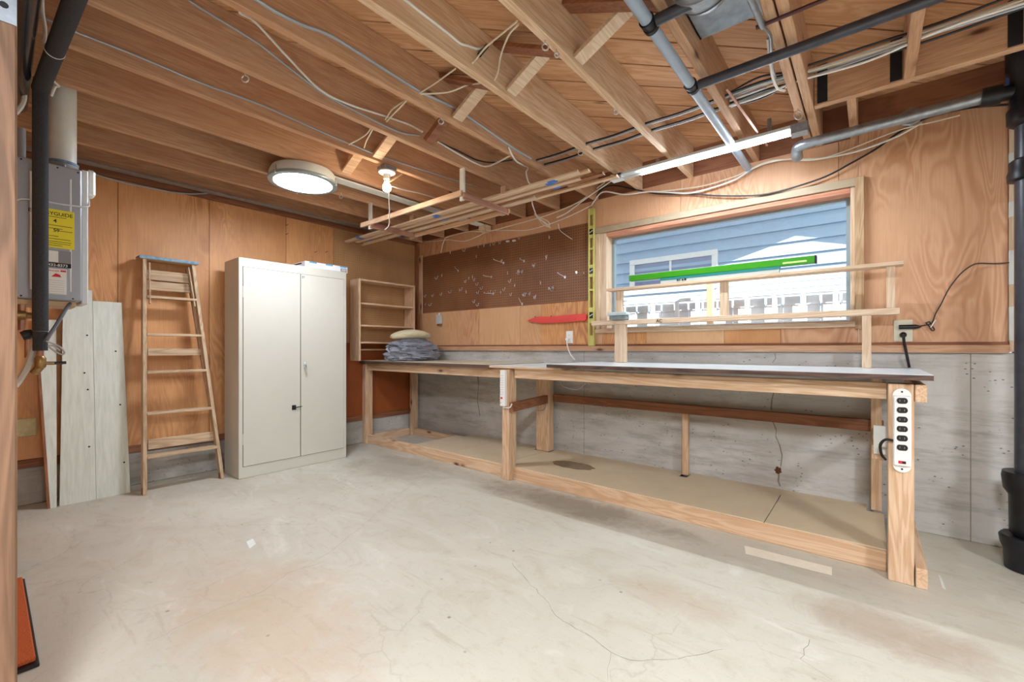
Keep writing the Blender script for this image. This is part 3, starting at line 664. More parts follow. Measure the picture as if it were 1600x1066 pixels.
for i in range(7):
    y=-.89+.02*R2.uniform(-1,1)+(i%3)*.02; z=2.45+.012*i-.03; m_=(CWHITE,CGREY,CBLACK,CCREAM,CGREY,CWHITE,CBLACK)[i]
    pts=[(3.86,y+.02*R2.uniform(-1,1),z-.01),(4.0,y+.03*R2.uniform(-1,1),z-.02+.01*i*R2.random()),(4.14,y,z)]
    pts+= [(4.22,y,z),(4.45,y+.015*R2.uniform(-1,1),z+.012*R2.uniform(-1,1)),(4.7,y+.02*R2.uniform(-1,1),z+.012*R2.uniform(-1,1)),(5.0,y+.02*R2.uniform(-1,1),z+.01),(5.6,y,z+.01)]
    cable(pts,.0055,m_,('white','grey','black','cream','grey','white','black')[i]+' cable, '+('lowest','second lowest','third lowest','middle','third highest','second highest','topmost')[i]+' of the bundle through the doubled joist at upper right',group='cable bundle at the upper right')
cable([ony(1200,60,-1.3),ony(1202,85,-1.2),ony(1207,120,-1.1),ony(1215,138,-1.0),ony(1226,142,-.95)],.006,CWHITE,'white cable hanging in a bend by the doubled joist')
# wall top cables (window wall)
def wall(Y,pp): return [ony(x,y,Y) for x,y in pp]
cable(wall(-.035,[(926,318),(940,296),(960,290),(1000,298),(1030,303),(1080,303),(1120,306),(1170,306),(1200,303),(1240,293),(1290,276),(1330,255),(1370,232),(1400,210),(1435,190),(1470,178),(1520,168),(1585,163)]),.006,CBLACK,'long black cable draped over the window and up to the iron stack')
cable(wall(-.042,[(925,319),(942,300),(975,304),(1010,300),(1035,300),(1075,302),(1110,294),(1150,280),(1175,264),(1200,254),(1230,249),(1265,250),(1310,243),(1350,233),(1400,214),(1440,192)]),.006,CWHITE,'white cable draped along the top of the window wall')
cable(wall(-.05,[(1030,299),(1060,296),(1100,290),(1150,275),(1180,260),(1210,250),(1250,249),(1300,243),(1400,205),(1460,190),(1500,180)]),.004,CCREAM,'thin cream cable above the window next to the white cable')
cable(wall(-.03,[(689,395),(691,385),(694,376),(700,370),(733,362),(760,362),(800,352),(850,338),(900,318),(925,300),(945,285)]),.006,CCREAM,'cream cable from the pegboard top running up along the wall')
cable(wall(-.04,[(660,377),(680,377),(700,375),(725,377),(745,370),(765,361),(790,360),(820,360),(850,353),(880,342),(900,333),(926,320)]),.004,CWHITE,'thin white cable along the top of the pegboard')
cable([onz(955,283,2.34),ony(930,300,-.2),ony(905,318,-.12),ony(885,333,-.07),ony(870,340,-.05)],.005,CWHITE,'white cable dropping from the end of the tube light')
b=NB(); a=onz(831,312,2.213)
tube(b,[a,a+V((.01,0,-.05)),ony(840,340,-.2),ony(850,352,-.2),ony(858,354,-.2),ony(856,346,-.2),ony(840,338,-.2),ony(835,334,-.2),ony(842,342,-.2),ony(855,350,-.2),ony(860,356,-.2),ony(854,352,-.2),ony(838,336,-.2)],.004,6); obj('coiled_cable',b,CWHITE,label='small hanging coil of white cord above the pegboard',cat='cord',smooth=True)
b=NB(); tube(b,[ony(872,350,-.03),ony(875,360,-.03),ony(885,368,-.03),ony(894,374,-.03)],.003,6); obj('electric_cable',b,CWHITE,label='thin tail of white cable hanging at the pegboard top right',cat='cable',smooth=True)
cable(face(.01,[(143,271),(170,279),(200,287),(235,294),(255,298),(275,301),(300,303),(325,302)]),.006,CGREY,'grey cable across the top of the left wall beside the heater')
cable([onx(794,230,2.59),onx(805,250,2.57),onx(817,258,2.50),onx(825,262,2.4),onx(822,270,2.4),onx(826,285,2.35),onx(833,290,2.3)],.006,CWHITE,'white cable looping down behind the trim rack')
cable([onx(610,290,1.77),onx(632,297,1.72),onx(655,302,1.6),onx(685,311,1.36)],.005,CWHITE,'white cable running right from the bare bulb')
cable([onx(608,284,1.75),onx(618,278,1.75),onx(628,272,1.75)],.006,W['fx'],'short tan cord joining the bare bulb from the joist')
# ================================================================ WORKBENCH
t=thing('workbench','long lumber workbench frame built against the window wall','workbench',(2.3,-.4,0))
WB=t
def part(name,x0,x1,y0,y1,z0,z1,mat,parent=t,bev=.003,label=None):
    b=NB(); box(b,x0,x1,y0,y1,z0,z1,bev); return obj(name,b,mat,parent,label=label)
part('leg',4.522,4.612,-.823,-.732,0,.915,W['fz']); part('leg',2.115,2.19,-.785,-.69,0,.908,W['fz'])
part('leg',2.19,2.222,-.755,-.69,.0,.908,W['fz']) if 0 else None
part('leg',.0,.06,-.765,-.67,0,.905,W['fz']); part('leg',.03,.085,-.13,-.04,0,.905,W['fz'])
part('leg',1.99,2.13,-.14,-.05,.108,.905,W['fz']); part('leg',4.46,4.51,-.11,-.02,.107,.91,W['fz'])
part('front_rail',.06,2.113,-.745,-.705,.83,.908,W['fx']); part('front_rail',2.223,4.52,-.755,-.715,.835,.915,W['fx'])
part('end_rail',4.614,4.654,-.83,-.05,.835,.915,W['fy'])
part('bottom_plate',.062,2.113,-.735,-.697,0,.10,W['fx']); part('bottom_plate',2.192,4.52,-.735,-.697,0,.10,W['fx'])
part('bottom_plate',.0,.04,-.665,-.135,0,.085,W['fy']); part('bottom_plate',.09,2.0,-.10,-.06,0,.085,W['fx']); 
part('end_plate',4.616,4.656,-.83,-.05,0,.09,W['fy'])
part('back_rail',2.15,4.52,-.09,-.05,.575,.645,W['dx']); part('stud',3.34,3.385,-.09,-.045,.107,.575,W['fz'])
part('spacer_block',2.09,2.112,-.775,-.735,0,.085,W['fz'])
b=NB(); p0=ony(800,646,-.77); beam(b,(2.215,-.79,.60),(2.10,-.10,.60),.035,.075); obj('arm',b,W['dy'],t)
b=NB(); box(b,4.465,4.515,-.70,-.12,.53,.60,.003); obj('arm',b,W['fy'],t)
b=NB(); box(b,4.47,4.518,-.715,-.70,.56,.70,.002); obj('cleat',b,WPAINT,t)
# tops
def top(name,x0,x1,y0,y1,z0,z1,mt,me,label,skew=0):
    t2=thing(name,label,'worktop',((x0+x1)/2,(y0+y1)/2,z0))
    b=NB(); prism(b,[(x0,y0+.004,z1-.003),(x1,y0+.004,z1-.003),(x1,y1,z1-.003),(x0+skew,y1,z1-.003)],(0,0,.003)); obj('surface',b,mt,t2)
    b=NB(); prism(b,[(x0,y0,z0),(x1,y0,z0),(x1,y1,z0),(x0+skew,y1,z0)],(0,0,z1-z0-.0032)); obj('core',b,me,t2)
    return t2
top('worktop',-.0,1.98,-.80,-.005,.910,.941,LAML,EDGE,'buff left worktop with worn dark edge, under the bundled tarp')
top('worktop',1.985,2.70,-.80,-.005,.916,.935,LAM,W['px'],'thin bare white worktop sheet between the left and right tops')
top('worktop',2.62,4.672,-.87,-.005,.9365,.962,LAM,EDGE,'pale blue right worktop with thick dark worn edge') 
# shelf sheets on the bottom plates
xs=[.90,1.44,2.08,2.70,4.0,4.521]
nm=['leftmost tan floor sheet under the bench','second tan floor sheet from the left under the bench','tan floor sheet with a dark round stain behind the middle leg','long tan floor sheet under the bench centre','right tan floor sheet under the bench beside the end post']
for i,(a,c) in enumerate(zip(xs,xs[1:])):
    b=NB(); box(b,a+.002,c-.002,-.73,-.142 if i<2 else -.142,.1005,.107,.001); s_=obj('floor_sheet',b,MDF,label=nm[i],cat='board',group='sheets on the bench base')
    if i==2:
        b=NB(); box(b,2.5,2.56,-.5,-.45,.107,.1072)
        b.free(); b=NB(); c0=onz(895,727,.108); pr=[V((c0.x+math.cos(k*.2)*.19*R.uniform(.92,1.08),c0.y+math.sin(k*.2)*.10*R.uniform(.92,1.08),.1072)) for k in range(31)]
        prism(b,pr,(0,0,.0006)); obj('stain',b,plain('dark_stain','#978364',.5,speck=.4,sc_=12),s_)
for a,c,l in ((1.0,1.96,'left'),(2.14,3.33,'middle'),(3.39,4.44,'right')):
    b=NB(); box(b,a,c,-.139,-.003,.100,.106,.001); obj('floor_sheet',b,MDF,label='narrow tan filler sheet at the back wall under the bench, '+l+' one',cat='board',group='sheets on the bench base')
b=NB(); box(b,.60,.84,-.62,-.50,.001,.012); obj('grey_offcut',b,plain('grey_offcut','#8e9196',.6),label='small grey sheet offcut on the floor under the left end of the bench',cat='offcut')
# power strip on the end post
def pstrip(name,label,x0,x1,y,z0,z1,n,mat,rounded=True):
    t=thing(name,label,'power strip',((x0+x1)/2,y,z0)); cxm=(x0+x1)/2; r=(x1-x0)/2; D=.03
    pr=[]
    if rounded:
        for k in range(13): a=math.pi*k/12; pr.append(V((cxm+r*math.cos(a),y,z1-r+r*math.sin(a))))
        for k in range(13): a=math.pi+math.pi*k/12; pr.append(V((cxm+r*math.cos(a),y,z0+r+r*math.sin(a))))
    else: pr=[V((x0,y,z0)),V((x1,y,z0)),V((x1,y,z1)),V((x0,y,z1))]
    b=NB(); prism(b,pr,(0,-.012,0)); obj('mounting_plate',b,mat,t)
    b=NB(); zt=z1-(r if rounded else .01); zb=z0+(r if rounded else .01); box(b,x0+.002,x1-.002,y-D,y-.011,zb,zt,.004); obj('body',b,mat,t)
    return t,zt,zb,y-D
t,zt,zb,yf=pstrip('power_strip','long white six outlet power strip screwed to the right end post',4.538,4.602,-.8235,.512,.895,6,WHITE)
for k in range(6):
    zc=zt-.022-k*.0425; b=NB(); pr=[]
    for q in range(16): a=2*math.pi*q/16; pr.append(V((4.57+(.008 if math.cos(a)>0 else -.008)+.011*math.cos(a),yf,zc+.0135*math.sin(a))))
    prism(b,pr,(0,-.003,0)); so_=obj('socket',b,BLACK,t)
    for dx in (-.008,.008):
        b=NB(); box(b,4.57+dx-.001,4.57+dx+.001,yf-.0036,yf-.003,zc-.004,zc+.005); obj('slot',b,GREYI,so_)
b=NB(); box(b,4.557,4.583,yf-.004,yf,zb+.012,zb+.024,.001); sw=obj('switch',b,REDP,t); 
b=NB(); box(b,4.570,4.582,yf-.005,yf-.004,zb+.013,zb+.023); obj('rocker',b,BLACK,sw)
for z in (.527,.880):
    b=NB(); lathe(b,[(.004,0),(.004,.0015)],(4.57,-.8355,z),(0,-1,0),10); obj('screw',b,INK,t)
b=NB(); tube(b,[(4.540,-.845,.655),(4.512,-.83,.653),(4.495,-.80,.62),(4.50,-.77,.57),(4.515,-.72,.54)],.006,8); obj('cord',b,CBLACK,t,smooth=True)
# tall plug strip on the middle leg
t=thing('outlet_strip','slim white multi outlet strip fixed to the middle bench leg','power strip',(2.15,-.80,.60))
b=NB(); box(b,2.118,2.172,-.815,-.786,.605,.90,.003); obj('body',b,WHITE,t)
for k in range(9):
    for dx in (-.009,.009):
        b=NB(); box(b,2.142+dx-.002,2.142+dx+.002,-.8162,-.815,.855-k*.019-.003,.855-k*.019+.003); obj('socket',b,GREYI,t)
b=NB(); box(b,2.128,2.146,-.818,-.815,.665,.68); obj('switch',b,REDP,t)
b=NB(); box(b,2.127,2.133,-.817,-.815,.63,.636); obj('button',b,BLACK,t)
b=NB(); tube(b,[(2.14,-.80,.608),(2.15,-.80,.595),(2.18,-.80,.594),(2.21,-.795,.60),(2.225,-.79,.63)],.005,7); obj('cord',b,CWHITE,t,smooth=True)
cable([ony(863,602,-.09),ony(858,620,-.12),ony(852,636,-.15),ony(848,641,-.2),ony(838,641,-.3)],.005,CGREY,'thin grey cable hanging down behind the middle bench arm',name='electric_cable')
cable([ony(873,590,-.6),ony(878,602,-.6),ony(893,608,-.6),ony(905,608,-.6),ony(915,598,-.6)],.004,CGREY,'thin grey cable loop hanging under the front rail')
# ---------------- shelf rack standing on the bench, in front of the window
t=thing('bench_shelf_rack','two tier pale wooden shelf rack standing on the bench at the window','shelf rack',(3.6,-.15,.962))
SY0,SY1=-.205,-.115
part('lower_shelf',2.62,4.587,SY0,SY1,1.272,1.308,W['px'],t,.002)
part('upper_shelf',2.77,4.605,SY0-.02,SY1,1.550,1.570,W['px'],t,.002)
part('post',2.835,2.93,SY0,SY0+.04,.963,1.271,W['pz'],t,.002); part('post',4.42,4.463,SY0,SY1-.002,.963,1.271,W['pz'],t,.002)
part('post',2.84,2.895,SY0+.01,SY0+.05,1.309,1.549,W['pz'],t,.002); part('post',3.637,3.688,SY0+.01,SY0+.05,1.309,1.549,W['pz'],t,.002); part('post',4.53,4.568,SY0+.005,SY0+.045,1.309,1.549,W['pz'],t,.002)
p=ony(1025,505,SY0-.001); text('pencil_mark','AC',.035,(p.x,SY0-.0008,1.277),(1,0,0),(0,0,1),INK,t,.0003)
# cartons on the upper shelf
t=thing('tube_carton','long bright green lamp tube carton lying tilted on the teal one','carton',(3.6,-.18,1.61))
b=NB(); beam(b,(2.965,-.19,1.638),(4.195,-.19,1.634),.05,.046,bev=.003); obj('carton',b,GREEN,t)
b=NB(); beam(b,(4.19,-.19,1.634),(4.20,-.19,1.634),.052,.048,bev=.001); obj('end_cap',b,INK,t)
b=NB(); beam(b,(2.966,-.19,1.6615),(4.19,-.19,1.6575),.048,.0015,bev=0); obj('top_flap',b,PAPER,t)
b=NB(); box(b,4.02,4.15,-.2165,-.2155,1.622,1.634); obj('printed_mark',b,plain('pale_green_print','#bfe08a',.5),t)
t=thing('tube_carton','shorter teal and white lamp tube carton under the green one','carton',(3.6,-.18,1.57))
b=NB(); box(b,3.22,4.0,-.215,-.165,1.571,1.611,.002); obj('carton',b,plain('grey_white_carton','#b9c2bf',.5),t)
b=NB(); box(b,3.218,4.002,-.2165,-.1635,1.594,1.612); obj('colour_band',b,TEAL,t)
b=NB(); 
for k,(w_,h_) in enumerate(((.012,.012),(.006,.016),(.012,.010),(.014,.014))): box(b,3.345+k*.018,3.345+k*.018+w_,-.2172,-.216,1.580,1.580+h_)
obj('printed_mark',b,INK,t)
# clear tubs on the lower shelf
t=thing('clear_tub','small clear lidded plastic tubs stacked at the left end of the shelf','tub',(2.87,-.16,1.308))
TUBM=plain('frosted_tub','#c3d2d4',.2,speck=.1)
b=NB(); box(b,2.80,2.94,-.235,-.15,1.309,1.345,.006); obj('tub',b,plain('tub_contents','#8f9c9c',.3,speck=.4,sc_=60),t)
b=NB(); box(b,2.775,2.97,-.25,-.145,1.345,1.350,.002); obj('lid',b,TUBM,t)
b=NB(); box(b,2.79,2.95,-.24,-.15,1.351,1.372,.004); obj('upper_tub',b,TUBM,t)
# ---------------- shelf unit on bench, left end
t=thing('shelf_unit','small pine shelf unit with four shelves standing on the bench corner','shelf unit',(.13,-.58,.941))
X0,X1,Y0,Y1,Z0,Z1=.03,.215,-.935+.18,-.19,.942,1.83
Y0=-.937; 
part('side_panel',X0,X1,Y0,Y0+.022,Z0,Z1,W['fz'],t,.002); part('side_panel',X0,X1,Y1-.022,Y1,Z0,Z1,W['fz'],t,.002)
part('top_panel',X0,X1,Y0+.0225,Y1-.0225,Z1-.02,Z1,W['fy'],t,.002)
for z in (1.565,1.325,1.14,1.06): part('shelf',X0,X1-.01 if z>1.1 else X0+.02,Y0+.0225,Y1-.0225,z-.009,z+.009,W['fy'],t,.001)
# ---------------- tarp bundle and cushion
def blob(c,rx,ry,rz,seed,fold,sub=5,flat=True):
    bm=NB(); bmesh.ops.create_icosphere(bm,subdivisions=sub,radius=1)
    for v in bm.verts:
        d=v.co.normalized(); q=V((d.x*1.1,d.y*1.0,d.z*2.0))+V((seed,seed*.7,0))
        f=noise.noise(q*1.2)*.25
        # ridged creases
        w1=V((noise.noise(q*1.3),noise.noise(q*1.3+V((5,0,0))),noise.noise(q*1.3+V((0,9,0)))))
        cr=1-abs(noise.noise(q*1.25+w1*1.3))*4.2; cr2=1-abs(noise.noise(q*2.3+w1*1.4+V((3,1,7))))*3.4
        k=1+f*fold+fold*.30*max(cr,-.7)+fold*.16*max(cr2,-.7)
        zz=d.z
        p=V((d.x*rx*k,d.y*ry*k,zz*rz*k))
        if flat and p.z<-rz*.55: p.z=-rz*.55+ (p.z+rz*.55)*.08
        v.co=V(c)+p
    return bm
BX,BY=.53,-.47
b=blob((BX,BY,.941+.12),.18,.30,.15,3.1,.5); m0=min(v.co.z for v in b.verts)
for v in b.verts: v.co.z+=.9425-m0
obj('tarp_bundle',b,FABRIC,label='crumpled grey nylon tarp bundle on the left end of the workbench',cat='tarp',smooth=True)
b=blob((BX+.0,BY-.02,1.235),.15,.25,.05,8.,.12,4,False)
for v in b.verts: v.co.z-= ((v.co.y-BY)/.24)**2*.03
obj('cushion',b,CUSH,label='flat cream cushion lying on top of the grey tarp',cat='cushion',smooth=True)
# ================================================================ CABINET
t=thing('steel_cabinet','tall beige two door steel storage cabinet against the left wall','cabinet',(.3,-1.7,0))
cx0,cx1,cy0,cy1,ch=.13,.462,-2.172,-1.222,1.828
b=NB(); box(b,cx0,cx1,cy0,cy1,0,ch,.004); bd=obj('body',b,CABM,t)
fy0,fy1,fz0,fz1=cy0+.032,cy1-.032,.10,1.752
ym=-1.672
b=NB(); box(b,cx1,cx1+.0012,fy0-.003,fy1+.003,fz0-.003,fz1+.003); obj('door_gap',b,CABD,t)
for a,c in ((fy0,ym-.003),(ym+.003,fy1)):
    b=NB(); box(b,cx1+.001,cx1+.006,a,c,fz0,fz1,.0015); d_=obj('door',b,CABM,t)
    for z in (.28,1.5):
        b=NB(); yy=fy0-.001 if a==fy0 else fy1+.001; tube(b,[(cx1+.004,yy,z),(cx1+.004,yy,z+.09)],.0035,8,False); obj('hinge',b,CABM,d_)
    if a!=fy0:
        hp=onx(476,575,cx1+.006)
        b=NB(); lathe(b,[(.014,0),(.014,.006),(.009,.010),(.009,.022)],(cx1+.006,hp.y,hp.z+.02),(1,0,0),18); box(b,cx1+.016,cx1+.026,hp.y-.010,hp.y+.010,hp.z+.005,hp.z+.05,.003); beam(b,(cx1+.024,hp.y,hp.z+.025),(cx1+.024,hp.y+.012,hp.z-.05),.008,.014); obj('chrome_handle',b,STEEL,d_,label='chrome lever handle',smooth=True)
        text('number_mark','37',.028,(cx1+.0065,ym+.008,fz1-.035),(0,1,0),(0,0,1),INK,d_,.0003)
    else:
        hp=onx(460,637,cx1+.006)
        b=NB(); box(b,cx1+.006,cx1+.010,hp.y-.022,hp.y+.014,hp.z-.02,hp.z+.022,.001); box(b,cx1+.010,cx1+.020,hp.y-.012,hp.y+.004,hp.z-.010,hp.z+.008,.001); beam(b,(cx1+.016,hp.y,hp.z),(cx1+.016,hp.y+.065,hp.z+.006),.006,.007); obj('black_latch',b,BLACK,d_,label='black hasp latch')
# carton on cabinet
t=thing('filter_carton','flat white carton with blue marks on top of the steel cabinet','carton',(.28,-1.35,1.829))
b=NB(); box(b,.11,.40,-1.60,-1.175,1.8295,1.893,.003); obj('carton',b,CARTON,t)
for y in (-1.56,-1.40,-1.255):
    b=NB(); box(b,.34,.4008,y,y+.07,1.880,1.8936); obj('blue_mark',b,plain('sky_blue_print','#5aa9dc',.5),t)
b=NB(); box(b,.399,.4012,-1.25,-1.185,1.836,1.872); lb=obj('label',b,GREYI,t)
b=NB(); box(b,.4012,.4016,-1.24,-1.195,1.856,1.862); box(b,.4012,.4016,-1.24,-1.195,1.844,1.847); obj('label_text_line',b,PAPER,lb)
b=NB(); box(b,.15,.33,-1.6006,-1.599,1.872,1.884); obj('printed_mark',b,INK,t)
# ================================================================ LADDER
t=thing('step_ladder','old folded wooden step ladder with blue top leaning on the left wall','ladder',(.3,-2.5,0))
fL0,fL1=V((.33,-2.75,0)),V((.125,-2.715,1.77)); fR0,fR1=V((.30,-2.245,0)),V((.125,-2.405,1.77))
rL0,rL1=V((.27,-2.728,.05)),V((.085,-2.70,1.74)); rR0,rR1=V((.235,-2.225,.06)),V((.085,-2.42,1.74))
OUT=V((1,0,0))
for a,c,n_ in ((fL0,fL1,'front'),(fR0,fR1,'front')):
    b=NB(); beam(b,a+V((0,0,.0)),c,.024,.062,OUT,.002); obj('front_rail',b,W['lz'],t)
for a,c in ((rL0,rL1),(rR0,rR1)):
    b=NB(); beam(b,a-V((.03,0,0)),c-V((.03,0,0)),.022,.03,OUT,.002); obj('rear_rail',b,W['lz'],t)
def at(A,B,z): return A.lerp(B,(z-A.z)/(B.z-A.z))
def lz(py,X=.2): return onx(232,py,X).z
for py in (461.5,521,579.5,643,708):
    z=lz(py); a=at(fL0,fL1,z); c=at(fR0,fR1,z); b=NB()
    dy=.012
    box(b,a.x-.045,a.x+.04,a.y+dy,c.y-dy,z-.019,z,.002); obj('step',b,W['ly'],t)
for py0,py1 in ((420,436),(438,452),(545,556),(684,699)):
    z1,z0=lz(py0,.14),lz(py1,.14); z=(z0+z1)/2; a=at(rL0,rL1,z); c=at(rR0,rR1,z); b=NB()
    xo=.10 if py0<540 else .075
    box(b,a.x-.03+xo*.0+.02,a.x-.012+.02,a.y+.012,c.y-.012,z0,z1,.002); obj('cross_bar',b,W['ly'],t)
for a,s in ((fL1,1),(fR1,-1)):
    b=NB(); beam(b,a+V((.02,s*.03,-.03)),at(fL0 if s>0 else fR0,a,1.42)+V((.035,s*.03,0)),.010,.02,OUT,.001); obj('spreader_arm',b,W['lz'],t)
b=NB(); box(b,.03,.175,-2.745,-2.375,1.765,1.785,.004); tp=obj('top_cap',b,W['ly'],t)
b=NB(); box(b,.165,.178,-2.75,-2.37,1.768,1.790,.002); box(b,.03,.166,-2.748,-2.372,1.7855,1.790); obj('blue_edging',b,BLUEC,tp)
for a,c in ((fL0,fL1),(fR0,fR1)):
    b=NB(); q=at(a,c,.03); box(b,q.x-.02,q.x+.02,q.y-.014,q.y+.014,0,.05,.002); obj('foot',b,W['dz'],t)
# ================================================================ LEANING BOARDS
def lean(px0,px1,yb0,yb1,ytop,label,xb=.18,xt=.035,tm=.02,ledge=False,px0t=None,px1t=None):
    a=onz(px0,yb0,0); c=onz(px1,yb1,0); zt=None
    pa=onx(px0t or px0,ytop,xt); pc=onx(px1t or px1,ytop,xt)
    b=NB(); zt=pc.z if pc.z<pa.z+.2 else pa.z
    A=V((xb,a.y,0)); C=V((xb,c.y,0)); A2=V((xt,pa.y,zt)); C2=V((xt,pc.y,zt))
    prism(b,[A,C,C2,A2],(-tm,0,0)); o=obj('painted_board',b,MINT,label=label,cat='board',group='painted boards leaning on the left wall')
    return o,A,C,A2,C2
o1,*q=lean(93,150,791,780,454,'wide pale green painted board with nail holes, left of the two wide ones',.19,.05,.018,px0t=99,px1t=144)
def hole(o,q,u,v):
    A,C,A2,C2=q; p=A.lerp(C,u).lerp(A2.lerp(C2,u),v); b=NB(); lathe(b,[(.006,-.001),(.006,.0015)],p,(1,0,.1),8); obj('nail_hole',b,INK,o)
for u,v in ((.8,.78),(.8,.52),(.82,.25),(.7,.6)): hole(o1,q,u,v)
o2,*q=lean(150.5,203,780,769,473,'wide pale green painted board standing nearest the step ladder',.19,.05,.018,px0t=145,px1t=190)
for u,v in ((.72,.74),(.8,.46),(.85,.16)): hole(o2,q,u,v)
o3,*q=lean(78,88,793,791,500,'narrow pale green painted board with brown edge, leftmost of the leaning boards',.20,.03,.02,px0t=58,px1t=88)
b=NB(); A,C,A2,C2=q; prism(b,[A+V((.001,-.014,0)),A+V((.001,0,0)),A2+V((.001,0,0)),A2+V((.001,-.012,0))],(-.02,0,0)); obj('bare_edge',b,W['dz'],o3)
b=NB(); p=onx(27,655,.0); p2=onx(57,680,.0); box(b,-.001,.02,p.y-.06,p2.y,p2.z,p.z,.006); obj('foam_patch',b,FOAM,label='yellowed foam filling a rectangular hole low on the left wall',cat='foam patch')
# ================================================================ WATER HEATER
HX=1.33; hy0=-3.47
t=thing('water_heater','grey wall hung tankless water heater with yellow energy label','water heater',(1.2,-3.3,1.4))
def hp(px,py,X=HX): return onx(px,py,X)
TR_=hp(128,266); BR_=hp(128,471.5); zt=TR_.z; zb=BR_.z; yr=TR_.y
b=NB(); box(b,1.10,HX,hy0,yr,zb,zt,.006); cv=obj('cover',b,GREYH,t)
for px in (48,110):
    p=hp(px,300); b=NB(); box(b,HX,HX+.004,p.y-.004,p.y+.004,zb+.045,zt-.06,.0015); obj('pressed_rib',b,GREYL,cv)
p=hp(137,300,1.28); b=NB(); box(b,1.08,1.30,yr+.0005,p.y,zb-.01,zt+.012,.004); obj('side_trim',b,GREYL,t)
p0=hp(138,268,1.2); p1=hp(148,310,1.2); b=NB(); box(b,1.16,1.24,hp(137,300,1.28).y+.001,p1.y,p1.z,p0.z,.01); obj('vent_terminal',b,PVC,t)
b=NB(); box(b,1.12,1.315,hy0+.02,yr-.02,zb-.03,zb-.0005,.003); obj('underside_tray',b,plain('tray_tan','#b79c78',.5,.2),t)
for px,py in ((33,248),(90,262),(122,270),(33,463),(70,467),(114,470)):
    p=hp(px,py); b=NB(); lathe(b,[(.004,0),(.003,.002)],(HX,p.y,min(max(p.z,zb+.012),zt-.012)),(1,0,0),8); obj('screw',b,INK,cv)
# stickers
def stick(px0,px1,py0,py1,mat,name,off=.0008):
    a=hp((px0+px1)/2,(py0+py1)/2); s=hp(px1,py0); s2=hp(px1,py1); y0=hp(px0,py0).y
    b=NB(); box(b,HX+.0002,HX+off,y0,s.y,s2.z,s.z); return obj(name,b,mat,t),y0,s.y,s2.z,s.z
L1,a0,a1,b0,b1=stick(52,116,332.5,391,YEL,'energy_label'); YD,ZD=(0,1,0),(0,0,1); LX=HX+.0048
for v in L1.data.vertices: v.co.x+=.004 if v.co.x>HX-1.2+.0005 else 0
wd=a1-a0
text('label_title','ENERGYGUIDE',.024,(LX,a1-.158,b1-.030),YD,ZD,INK,L1,.0002,sx=.95)
text('label_figure','4',.026,(LX,a0+wd*.47,b1-.066),YD,ZD,INK,L1,.0002); text('label_figure','59',.022,(LX,a0+wd*.47,b1-.112),YD,ZD,INK,L1,.0002)
b=NB()
for k,(u0,u1,v) in enumerate(((.06,.8,.20),(.06,.95,.42),(.06,.7,.50),(.5,.95,.55),(.06,.6,.70),(.05,.9,.77),(.08,.92,.84),(.08,.9,.89),(.1,.7,.94))):
    z=b1-(b1-b0)*v; box(b,LX,LX+.0003,a0+wd*u0,a0+wd*u1,z-.0012,z+.0012)
obj('label_text_line',b,INK,L1)
L2,a0,a1,b0,b1=stick(62,111,394,420,GREYI,'service_sticker',.0048)
b=NB(); box(b,LX,LX+.0003,a0,a1,b0,b0+.022); obj('dark_strip',b,INK,L2); text('phone_number','432-8373',.018,(LX+.0005,a1-.012,b0+.004),YD,ZD,PAPER,L2,.0002,'RIGHT')
b=NB(); box(b,LX,LX+.0003,a0,a1-.045,b0+.024,b1-.004); obj('pale_picture',b,PAPER,L2)
L3,a0,a1,b0,b1=stick(66,104,422,461,PAPER,'warning_sticker',.0048)
text('warning_title','DANGER',.012,(LX,a0+.01,b1-.014),YD,ZD,REDP,L3,.0002)
b=NB(); box(b,LX,LX+.0003,a1-.022,a1-.002,b1-.013,b1-.004); prism(b,[(LX,a0+.03,b1-.04),(LX,a0+.065,b1-.04),(LX,a0+.06,b1-.028),(LX,a0+.045,b1-.022)],(.0003,0,0)); obj('red_mark',b,REDP,L3)
b=NB()
for k in range(9): box(b,LX,LX+.0003,a0+.008,a1-.008,b1-.058-k*.011,b1-.0572-k*.011)
obj('label_text_line',b,GREYI,L3)
# wire over the front
b=NB(); tube(b,[hp(26,313,HX+.012),hp(35,311,HX+.012),hp(60,313,HX+.012),hp(100,320,HX+.012),hp(135,323,HX+.0),hp(139,318,1.28),hp(138,310,1.24)],.004,8); obj('wire',b,GREYL,t,smooth=True)
# vent
vx,vy=1.13,onx(98,200,1.13).y
t=thing('vent_pipe','fat white plastic vent pipe rising from the water heater','pipe',(vx,vy,2.2))
b=NB(); lathe(b,[(.054,zt+.06),(.054,2.62)],(vx,vy,0),seg=32); obj('pipe',b,PVC,t,smooth=True)
b=NB(); lathe(b,[(.068,zt+.0005),(.068,zt+.02),(.060,zt+.03),(.060,zt+.075)],(vx,vy,0),seg=32,cap=False); obj('collar',b,GREYH,t,smooth=True)
b=NB(); lathe(b,[(.0605,zt+.06),(.0625,zt+.062),(.0625,zt+.072),(.0605,zt+.074)],(vx,vy,0),seg=32,cap=False); obj('blue_band',b,BLUEC,t,smooth=True)
for k in range(5):
    a=k*1.257; b=NB(); c=V((vx+.0665*math.cos(a),vy+.0665*math.sin(a),zt+.035)); box(b,c.x-.006,c.x+.006,c.y-.006,c.y+.006,c.z-.012,c.z+.012,.003); obj('clip',b,GREYH,t)
